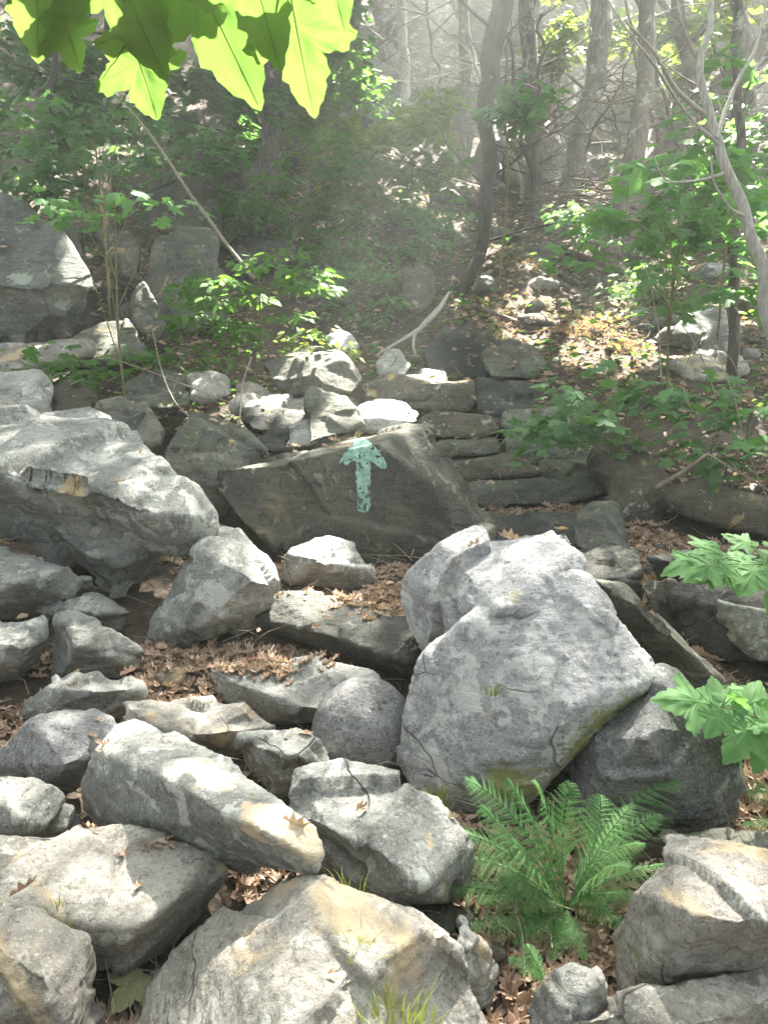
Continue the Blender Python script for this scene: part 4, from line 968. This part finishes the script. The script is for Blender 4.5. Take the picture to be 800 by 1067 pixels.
tree('dark kinked tree trunk leaning over the stones above the steps', [(478, 304, 8.9, .06), (490, 285, 8.9, .065), (504, 245, 9, .07), (508, 180, 9.1, .075), (506, 120, 9.2, .085), (512, 60, 9.4, .11), (522, 0, 9.6, .12), (530, -120, 9.8, .12), (535, -300, 10, .1)], mat='bark_dark', crown=[(0, 0, 0, 2.6, 1.2, 4200)])
tree('straight grey tree with spreading roots on the bank', [(558, 222, 11.6, .15), (557, 170, 11.8, .13), (553, 100, 12, .125), (549, 20, 12.2, .12), (545, -180, 12.4, .1), (545, -300, 12.6, .08)], mat='bark', roots=5, crown=[(0, 0, 0, 2.6, 1.2, 4200)])
tree('pale straight tree rising from the leaning cliff slabs', [(592, 195, 13, .17), (605, 140, 13.2, .16), (620, 80, 13.4, .16), (626, 0, 13.6, .15), (630, -200, 14, .12)], mat='bark', crown=[(0, 0, 1, 3, 1.3, 4200)])
tree('brown tree with a bend, right of the brush pile', [(628, 275, 10.4, .12), (640, 235, 10.6, .12), (658, 180, 10.9, .13), (668, 110, 11.2, .12), (674, 40, 11.5, .11), (680, -150, 12, .1), (684, -300, 12, .08)], mat='bark_brown', crown=[(0, 0, 0, 2.6, 1.2, 4200)])
tree('thick brown tree leaning far to the right below the cliff', [(655, 200, 13, .2), (700, 150, 13.2, .18), (745, 95, 13.5, .16), (800, 40, 13.8, .14), (880, -60, 14, .12)], mat='bark_brown')
tree('grey tree with flaky bark on the upper left slope', [(280, 178, 13.2, .2), (284, 120, 13.3, .18), (287, 60, 13.5, .17), (292, -60, 13.7, .15), (296, -220, 14, .12)], mat='bark', crown=[(0, 0, 0, 3, 1.2, 4200)])
tree('thin dark sapling trunk at the far left below the hanging leaves', [(51, 202, 9.5, .05), (52, 140, 9.5, .045), (56, 60, 9.6, .04), (60, -80, 9.8, .03)], mat='bark_dark', wob=0)
tree('thin dark sapling trunk left of the dead leaning pole', [(122, 205, 9.5, .045), (118, 160, 9.5, .04), (114, 90, 9.6, .035), (108, -60, 9.8, .03)], mat='bark_dark', wob=0)
tree('narrow pale tree behind the sunny shrub', [(421, 190, 15.5, .11), (423, 120, 15.7, .1), (420, 60, 16, .1), (414, -80, 16, .08)], mat='bark_pale')
tree('slim tree with a lit bark stripe left of the kinked tree', [(484, 175, 14.5, .11), (487, 110, 14.6, .10), (484, 50, 14.8, .1), (480, -80, 15, .08)], mat='bark')
tree('slim grey tree behind the pale narrow one', [(366, 175, 15.5, .1), (364, 110, 15.7, .09), (370, 40, 16, .09), (372, -80, 16, .08)], mat='bark')
tree('thin pale-barked sapling curving up the right edge', [(835, 400, 5.2, .045), (800, 325, 5.2, .042), (776, 225, 5.25, .036), (752, 160, 5.3, .032), (735, 115, 5.35, .028), (728, 60, 5.4, .022), (745, 0, 5.5, .018), (760, -90, 5.6, .014)], mat='bark_pale', name='thin_tree', wob=0,
     limbs=[[(737, 120, 5.35, .02), (700, 85, 5.2, .014), (672, 45, 5.1, .010), (650, 20, 5.0, .006)], [(745, 145, 5.3, .018), (765, 90, 5.5, .012), (790, 40, 5.6, .009), (800, -20, 5.7, .006)], [(775, 225, 5.25, .014), (760, 215, 5.1, .009), (742, 190, 5.0, .006), (740, 165, 5, .004)],
            [(758, 180, 5.3, .012), (720, 188, 5.1, .006), (690, 186, 5.0, .005), (678, 160, 4.95, .003)], [(748, 150, 5.3, .012), (712, 110, 5.2, .009), (660, 40, 5.0, .006), (630, -10, 5, .004)], [(728, 60, 5.4, .012), (710, 20, 5.3, .008), (700, -30, 5.3, .005)]])
tree('dark sapling trunk behind the curving pale sapling', [(770, 345, 6.8, .05), (764, 260, 6.9, .045), (772, 160, 7.1, .04), (766, 60, 7.3, .035), (772, -60, 7.5, .03)], mat='bark', name='thin_tree', wob=0)
tree('grey tree at the right edge below the far cliff face', [(786, 190, 11, .1), (782, 110, 11.2, .1), (770, 30, 11.5, .09), (762, -100, 12, .08)], mat='bark', crown=[(0, 0, 1.8, 2.4, 1.0, 3600)])
tree('forked grey tree at the top right corner', [(740, 170, 13.5, .13), (728, 110, 13.7, .12), (712, 50, 14, .11), (700, -80, 14.3, .1)], mat='bark_brown', limbs=[[(716, 65, 14, .08), (700, 20, 14.2, .06), (668, -30, 14.4, .05)], [(712, 55, 14, .07), (745, 10, 14.2, .05), (770, -50, 14.3, .04)]])
for k_ in range(16):
    x0 = R.uniform(430, 790); D_ = R.uniform(10.5, 15.5); y0 = 533 - 800 * math.tan(math.atan2(float(ground((x0 - 400) / 800 * D_, D_)) - 1.6, D_) - PITCH); ln = R.uniform(-130, 150); r0 = R.uniform(.018, .05)
    tree('thin bare leaning stem in the tangle below the cliff', [(x0, y0, D_, r0), (x0 + ln * .3, y0 - 60, D_, r0 * .9), (x0 + ln * .7, y0 - 140, D_, r0 * .7), (x0 + ln, y0 - 230, D_ + .3, r0 * .4)], name='thin_tree', mat=R.choice(['bark_brown', 'bark', 'bark_pale', 'bark_dark']), group='thin bare stems below the cliff', wob=.1)
# trees whose trunks stand outside the frame; their crowns shade the slope
for i, (x, y, rx, n) in enumerate([(-7, 8, 3.2, 6500), (-8, 14, 3.2, 5000), (6.5, 7, 3.2, 6500), (8, 12, 3.4, 6000), (-5.2, 4.5, 2.6, 4500), (5.2, 3.2, 2.4, 4000)]):
    zb = gz(x, y); o = empty('tree', (x, y, zb)); tag(o, 'grey forest tree standing outside the view with a wide leafy crown', 'tree', 'forest trees around the trail')
    m = MB(); a, b = smooth_path([(0, 0, -.2), (.1, 0, 3), (-.1, .1, 6.2), (0, 0, 8.5)], [.2, .16, .13, .08], 6, .05, i); m.tube(a, b, 10, .2)
    link('trunk', np_mesh('trunk', np.array(m.v), np.array(m.f), True), M['bark'], o)
    make_crown(o, Vector((x, y, zb)), Vector((x, y, zb + 8)), [(0 - np.sign(x) * 2.2, 0, .4, rx, 1.3, n), (0, 0, 1.4, rx * .8, 1.2, n // 2)], 'canopy')
for i, (px_, D, n) in enumerate([(250, 8.5, 7000), (420, 7.5, 7000), (600, 8.2, 7000), (150, 12, 6000), (350, 11.5, 6000), (740, 9.5, 6000), (520, 15, 6000), (700, 15, 5000), (330, 16.5, 5000), (100, 17, 5000), (520, 11.5, 6000), (230, 21, 4500), (430, 20, 4500), (600, 21, 4500), (760, 20, 4500), (60, 21, 4500), (380, 26, 4500), (560, 26, 4500), (720, 26, 4500), (480, 31, 4500), (650, 31, 4500)]):
    # added canopy layer that shades the slope from the sun, one leafy bough each
    c = Q(px_, 330, D); z = max(c.z + 5.4, 1.6 + D * .40 + 1.6, gz(c.x, c.y) + 4.5 if D > 19 else 0)
    src = Vector((c.x + (3.2 if c.x > 0 else -3.2), c.y + 1.5, z - .8)); gzz = gz(src.x, src.y)
    o = empty('tree', (src.x, src.y, gzz)); tag(o, 'tall tree added so its leafy boughs shade the slope', 'tree', 'trees added over the trail to filter the sun')
    # trunk outside the view where possible: starts high on the slope
    bx = 1.05 * src.y * .55 + 1.2; bx = bx if c.x > 0 else -bx
    o.location = (bx, src.y, gz(bx, src.y)); base = Vector(o.location)
    m = MB(); a, b = smooth_path([Vector((0, 0, -.2)), Vector((0, 0, (z - base.z) * .5)), Vector((c.x - bx, c.y - src.y, z - base.z)) * .4 + Vector((0, 0, (z - base.z) * .5)), Vector((c.x - bx, c.y - src.y, z - base.z - .2))], [.13, .09, .05, .02], 6, .05, i); m.tube(a, b, 9, .2)
    link('trunk', np_mesh('trunk', np.array(m.v), np.array(m.f), True), M['bark'], o)
    make_crown(o, base, Vector((c.x, c.y, z)), [(0, 0, .6, 2.3, .8, n)], 'canopy')
for i, (x, y, n) in enumerate([(-3.2, -3.0, 6000), (0.3, -4.2, 6000), (3.6, -3.0, 6000), (-5.2, 0.2, 6000), (5.4, -.2, 6000), (-2, -7, 5000), (3, -7, 5000), (-6.5, 3.2, 5000), (6.8, 3, 5000)]):  # unseen crowns added to cut the sky light from behind
    zb = gz(x, y); o = empty('tree', (x, y, zb)); tag(o, 'unseen tree added behind the viewer to block low sky light', 'tree', 'unseen trees added behind the viewer')
    m = MB(); a, b = smooth_path([(0, 0, -.2), (.1, 0, 2), (-.1, .1, 4.5), (0, 0, 6.5)], [.2, .16, .13, .08], 6, .05, i); m.tube(a, b, 10, .2)
    link('trunk', np_mesh('trunk', np.array(m.v), np.array(m.f), True), M['bark'], o)
    make_crown(o, Vector((x, y, zb)), Vector((x, y, zb + 5.5)), [(0, 0, -1.2, 2.3, 2.9, n)], 'canopy')
# unseen fine-leaved boughs added over the front boulders let a fifth of the sun through in small blurred spots
FINE = 40000
o = empty('tree', (6.4, 8, gz(6.4, 8))); tag(o, 'unseen fine-leaved tree added to filter sun onto the front boulders', 'tree', 'trees added over the trail to filter the sun')
base = Vector(o.location); n = FINE
hx = RN.uniform(-3.3, 3.3, n); hy = RN.uniform(.1, 4.6, n); zz = RN.uniform(9.5, 12.5, n)
pos = np.stack([hx, hy, np.full(n, .5)], 1) + np.array(SUN)[None] * ((zz - .5) / SUN.z)[:, None]
pos = pos[fore(pos)]; pos = pos[cull(pos, False)]
pos = pos[perlin(pos * .9) > -.55]; n = len(pos)
ax = RN.normal(size=(n, 3)); ax[:, 2] *= .4; nr = RN.normal(size=(n, 3)) * .45; nr[:, 2] += 1
V, F = leaves_mesh('crown', *SIMPLE, pos - np.array(base), ax, nr, RN.uniform(.05, .09, n))
link('crown', np_mesh('crown', V, F), M['canopy'], o)
m = MB(); a, b = smooth_path([(0, 0, -.3), (.1, 0, 2.5), (-.3, -.3, 5), (-1.8, -.6, 7.6), (-4.2, -1.0, 9)], [.15, .12, .09, .05, .02], 6, .03, 3); m.tube([Vector(q) + Vector((0, 0, 0)) for q in a], b, 9, .2)
link('trunk', np_mesh('trunk', np.array(m.v), np.array(m.f), True), M['bark'], o)
# far forest beyond the crest
VV = []; FF = []; k0 = 0
n = 16000
x = RN.uniform(-26, 30, n); y = RN.uniform(19, 36, n); zc = ground(x, y) + RN.uniform(.3, 7, n) ** 1.0
pos = np.stack([x, y, zc], 1); keep = perlin(pos * .35) > -.12; pos = pos[keep]; n = len(pos)
ax = RN.normal(size=(n, 3)); nr = RN.normal(size=(n, 3)) * .6; nr[:, 2] += .8
V, F = leaves_mesh('f', *SIMPLE, pos, ax, nr, RN.uniform(.3, .6, n))
tag(link('far_forest_foliage', np_mesh('far_forest_foliage', V, F), M['leaf_yellow']), 'hazy sunlit leaves of the forest beyond the top of the slope', 'forest', kind='stuff')

# ------------------------------------------------------------------ dead wood
def deadwood(label, paths, mat='twig', name='dead_branch', cat='branch', mode=Q):
    pts0 = Q(*paths[0][0][:3]); m = MB()
    for pth in paths:
        a, b = smooth_path([Q(*p[:3]) - pts0 for p in pth], [p[3] for p in pth], 5, .015, len(label)); m.tube(a, b, 7, .15)
    o = link(name, np_mesh(name, np.array(m.v), np.array(m.f), True), M[mat], None, pts0); tag(o, label, cat); return o
deadwood('bleached forked dead branch lying below the dark kinked tree', [[(468, 304, 8.3, .012), (455, 323, 7.9, .028), (443, 336, 7.7, .03), (433, 346, 7.6, .022), (405, 362, 7.3, .013), (392, 370, 7.2, .008)], [(433, 346, 7.6, .018), (431, 362, 7.4, .014), (436, 378, 7.2, .008)]], 'bark_pale')
deadwood('thin dead pole leaning down through the left side', [[(265, 290, 6.2, .016), (240, 258, 6.3, .015), (200, 205, 6.5, .012), (170, 160, 6.6, .010), (140, 118, 6.8, .007), (118, 100, 6.9, .004)], [(215, 222, 6.4, .006), (190, 190, 6.3, .004), (180, 178, 6.3, .002)]])
deadwood('grey dead stick poking out beside the tall rounded boulder', [[(684, 508, 4.6, .016), (712, 492, 4.5, .014), (738, 473, 4.4, .010)], [(738, 473, 4.4, .007), (770, 492, 4.3, .006), (806, 516, 4.3, .005)], [(770, 492, 4.3, .004), (760, 480, 4.3, .002), (752, 496, 4.3, .002)]])
deadwood('curved thin stem with twigs at the right edge beside the pale leaves', [[(800, 520, 4.4, .005), (785, 490, 4.4, .005), (772, 440, 4.5, .004), (760, 400, 4.7, .003), (735, 340, 5, .003)]])
deadwood('bramble stems arching in front of the sun patch on the right', [[(690, 400, 5.6, .005), (686, 350, 5.7, .004), (678, 300, 5.8, .004), (668, 262, 5.9, .003)], [(745, 410, 5.6, .005), (725, 360, 5.6, .004), (700, 325, 5.7, .004), (690, 300, 5.7, .003)], [(780, 420, 5.6, .004), (765, 380, 5.6, .004), (742, 352, 5.6, .003)], [(712, 420, 5.4, .004), (716, 380, 5.5, .004), (735, 340, 5.6, .003)]])
deadwood('thin light stem of the sprig rising between the sunlit rocks', [[(247, 462, 4.95, .006), (250, 430, 5.1, .006), (253, 400, 5.3, .005), (262, 372, 5.5, .004)]])
deadwood('two crossing dead stems in front of the spotted rock on the left', [[(205, 440, 5.0, .005), (180, 415, 5.2, .004), (165, 375, 5.5, .004), (158, 340, 5.7, .003)], [(240, 420, 5.2, .004), (170, 392, 5.4, .003), (100, 368, 5.6, .003)]])
deadwood('fallen log half buried under the brush pile', [[(590, 262, 10.2, .05), (640, 280, 9.9, .05), (665, 290, 9.7, .04)]], 'bark_brown', 'fallen_log', 'log')
deadwood('brown root or log crossing the slope below the kinked tree', [[(492, 318, 8.4, .03), (520, 330, 8.2, .04), (560, 345, 8, .04), (580, 352, 7.9, .03)]], 'bark_brown', 'fallen_log', 'log')
m = MB(); b0 = Q(600, 235, 11)
for i in range(150):
    a = Q(R.uniform(560, 660), R.uniform(195, 262), R.uniform(10.6, 12)); th = R.uniform(-.5, .5) + (math.pi if R.random() < .5 else 0); L = R.uniform(.3, 1.1)
    e = a + Vector((math.cos(th) * L, R.uniform(-.3, .3), math.sin(th) * L * .7 - .1)); q, r_ = smooth_path([a - b0, (a + e) / 2 - b0 + Vector((0, 0, R.uniform(-.06, .08))), e - b0], [.012, .009, .004], 3); m.tube(q, r_, 5)
tag(link('brush_pile', np_mesh('brush_pile', np.array(m.v), np.array(m.f), True), M['bark_brown'], None, b0), 'tangled heap of dead twigs below the leaning cliff slabs', 'brush pile')

# ------------------------------------------------------------------ fallen leaves, dropped onto rocks and ground
HV = []; HF = []
for v, f in HULLS:
    k = len(HV); HV += v; HF += [tuple(k + i for i in t) for t in f]
hb = BVHTree.FromPolygons(HV, HF)
gb = BVHTree.FromObject(bpy.data.objects['ground'], bpy.context.evaluated_depsgraph_get())
def drop(n, xf, yf, keep_rock, sz, mat, name, label, tmpl=DEAD, lift=.012, clump=0.0):
    pos = []; ax = []; nr = []; s = []
    for i in range(n):
        y = yf(); x = xf(y)
        if clump and mnoise.noise(Vector((x * 1.6, y * 1.6, 2))) < clump - R.random() * .5: continue
        a = hb.ray_cast(Vector((x, y, 30)), Vector((0, 0, -1))); g = gb.ray_cast(Vector((x, y, 30)), Vector((0, 0, -1)))
        if g[0] is None: continue
        if a[0] is not None and a[0].z > g[0].z:
            if a[1].z < .75 or R.random() > keep_rock: continue
            p, nn = a[0], a[1]; p = p - Vector((0, 0, .004))
        else: p, nn = g[0], g[1]
        th = R.uniform(0, 6.283)
        pos.append(p + Vector((0, 0, R.uniform(0.3, 1.6) * lift))); t = Vector((math.cos(th), math.sin(th), R.uniform(-.25, .35))); ax.append(t)
        nr.append(nn + Vector((R.gauss(0, .35), R.gauss(0, .35), 0)) if R.random() < .7 else nn + Vector((R.gauss(0, .9), R.gauss(0, .9), 0))); s.append(sz * R.uniform(.5, 1.2))
    V, F = leaves_mesh(name, *tmpl, np.array([p[:] for p in pos]), np.array([p[:] for p in ax]), np.array([p[:] for p in nr]), np.array(s))
    tag(link(name, np_mesh(name, V, F), M[mat]), label, kind='stuff')
drop(22000, lambda y: R.uniform(-.62, .62) * (y + .6), lambda: R.uniform(.9, 5.2), .006, .05, 'litter', 'broken_leaves', 'curled and broken brown leaves packed between the boulders', CURL)
drop(24000, lambda y: R.uniform(-.62, .62) * (y + .6), lambda: R.uniform(.9, 5.2), .005, .075, 'litter', 'fallen_leaves', 'brown oak and maple leaves filling the gaps between the boulders')
drop(16000, lambda y: R.uniform(-.58, .58) * (y + .5), lambda: R.uniform(5, 13), .05, .085, 'litter', 'leaf_litter', 'thin brown leaf litter on the slope above the steps', CURL, clump=.12)
drop(9000, lambda y: R.uniform(-.58, .58) * (y + .5), lambda: R.uniform(5.5, 15), .05, .09, 'leaf', 'undergrowth', 'low green seedlings scattered over the slope', SIMPLE, .08, clump=.22)
# drifts of leaves on the rocks where the photo shows them, dropped onto the real surfaces
def drift(pix, n, sz, label):
    pos = []; ax = []; nr = []; s = []
    for i in range(n):
        u, v = R.gauss(0, .5), R.gauss(0, .5); d = ray(pix[0] + u * pix[2], pix[1] + v * pix[3]).normalized()
        a = hb.ray_cast(CAM, d); g = gb.ray_cast(CAM, d)
        c = [t for t in (a, g) if t[0] is not None]
        if not c: continue
        t = min(c, key=lambda t: t[3])
        if t[1].z < .5: continue
        th = R.uniform(0, 6.283); pos.append(t[0] + Vector((0, 0, R.uniform(-.002, .014)))); ax.append(Vector((math.cos(th), math.sin(th), R.uniform(-.15, .3)))); nr.append(t[1] + Vector((R.gauss(0, .4), R.gauss(0, .4), 0))); s.append(sz * R.uniform(.5, 1.2))
    if not pos: return
    V, F = leaves_mesh('d', *DEAD, np.array([p[:] for p in pos]), np.array([p[:] for p in ax]), np.array([p[:] for p in nr]), np.array(s))
    tag(link('leaf_drift', np_mesh('leaf_drift', V, F), M['litter']), label, kind='stuff')
drift((400, 630, 55, 14), 160, .07, 'brown leaves drifted at the back of the dark smooth slab')
drift((340, 620, 70, 10), 80, .07, 'scattered brown leaves on the upper rim of the dark slab')
drift((425, 682, 18, 8), 10, .08, 'few brown leaves on the low end of the dark slab')
drift((105, 785, 14, 26), 40, .05, 'brown leaves caught between the smooth pale slab and the tilted block')
drift((250, 690, 90, 16), 300, .075, 'broad drift of tan leaves in the middle of the boulders')
drift((300, 690, 30, 10), 14, .08, 'tan leaves lying on the flat grey rock')
drift((140, 880, 60, 5), 60, .03, 'dark crumbs of leaf under the tilted block')
drift((612, 342, 30, 12), 240, .10, 'pale dead leaves blazing in the patch of sun on the slope')
drift((650, 362, 14, 6), 80, .10, 'pale dead leaves in the smaller sun patch')
drift((520, 340, 60, 40), 260, .08, 'dead leaves below the dark kinked tree')
gl = P(150, 1025, .04); gt = P(118, 1062, .05); rt_ = gl
V, F = leaves_mesh('leaf', *MAPLE_T, np.array([[0., 0, 0]]), np.array([gt - gl]), np.array([[0.2, -.5, 1.]]), np.array([(gt - gl).length]))
tag(link('fallen_leaf', np_mesh('fallen_leaf', V, F), M['litter_green'], None, gl + Vector((0, 0, .03))), 'single fading green leaf lying on brown leaves left of the nearest boulder', 'leaf')
# twigs
m = MB()
for i in range(1500):
    y = R.uniform(1.3, 13) if R.random() < .8 else R.uniform(1, 4); x = R.uniform(-.6, .6) * (y + .4); z = gz(x, y) + R.uniform(0, .06) + .05; th = R.uniform(0, 6.283); L = R.uniform(.05, .4) * (.5 + y / 12)
    a = Vector((x, y, z)); e = a + Vector((math.cos(th) * L, math.sin(th) * L, R.uniform(-.02, .12) * L / .2)); e.z = max(e.z, gz(e.x, e.y) + .03)
    mid = (a + e) / 2 + Vector((R.gauss(0, .02), R.gauss(0, .02), .01)); w = .0015 + .003 * R.random() * (y / 8); m.tube([a, mid, e], [w, w * .8, w * .4], 4)
tag(link('twig_debris', np_mesh('twig_debris', np.array(m.v), np.array(m.f), True), M['twig']), 'thin dead twigs strewn over the forest floor', kind='stuff')

# ------------------------------------------------------------------ haze, light, world
HAZE = .0065
bm = bmesh.new(); bmesh.ops.create_cube(bm, size=1); me = bpy.data.meshes.new('haze'); bm.to_mesh(me); bm.free()
hz = bpy.data.objects.new('haze', me); COL.objects.link(hz); hz.scale = (124, 114, 40); hz.location = (0, 15, 8.5); tag(hz, 'pale sunlit haze in the forest air', kind='stuff')
hm, nt, out = new_mat('haze'); pv = nt.nodes.new('ShaderNodeVolumePrincipled'); pv.inputs['Color'].default_value = (.88, .97, .93, 1); pv.inputs['Density'].default_value = HAZE; pv.inputs['Anisotropy'].default_value = .55
nt.links.new(pv.outputs[0], out.inputs['Volume']); me.materials.append(hm)

sl = bpy.data.lights.new('sun', 'SUN'); sl.energy = 5.0; sl.angle = rad(.5); sl.color = (1, .94, .83)
so = bpy.data.objects.new('sun', sl); COL.objects.link(so); so.rotation_euler = (-SUN).to_track_quat('-Z', 'Y').to_euler(); so.location = (0, 0, 30)
w = bpy.data.worlds.new('World'); sc.world = w; w.use_nodes = True; nt = w.node_tree; nt.nodes.clear(); g = NT(nt)
sky = g.n('ShaderNodeTexSky'); sky.sky_type = 'NISHITA'; sky.sun_disc = False; sky.sun_elevation = SEL; sky.sun_rotation = SAZ; sky.dust_density = 3; sky.air_density = .8; sky.ozone_density = .6
hs = g.n('ShaderNodeHueSaturation'); hs.inputs['Saturation'].default_value = .3; g.l(sky.outputs[0], hs.inputs['Color'])
bg = g.n('ShaderNodeBackground'); bg.inputs[1].default_value = .058; g.l(hs.outputs[0], bg.inputs[0]); wo = g.n('ShaderNodeOutputWorld'); g.l(bg.outputs[0], wo.inputs[0])

sc.view_settings.view_transform = 'Standard'; sc.view_settings.look = 'None'; sc.view_settings.gamma = 1; sc.view_settings.exposure = 3.8
cy = sc.cycles if hasattr(sc, 'cycles') else None
sc.render.engine = 'CYCLES'; cy = sc.cycles
cy.use_denoising = True; cy.max_bounces = 7; cy.diffuse_bounces = 3; cy.glossy_bounces = 2; cy.transmission_bounces = 5; cy.transparent_max_bounces = 6; cy.volume_bounces = 0
cy.sample_clamp_indirect = 6; cy.caustics_reflective = False; cy.caustics_refractive = False
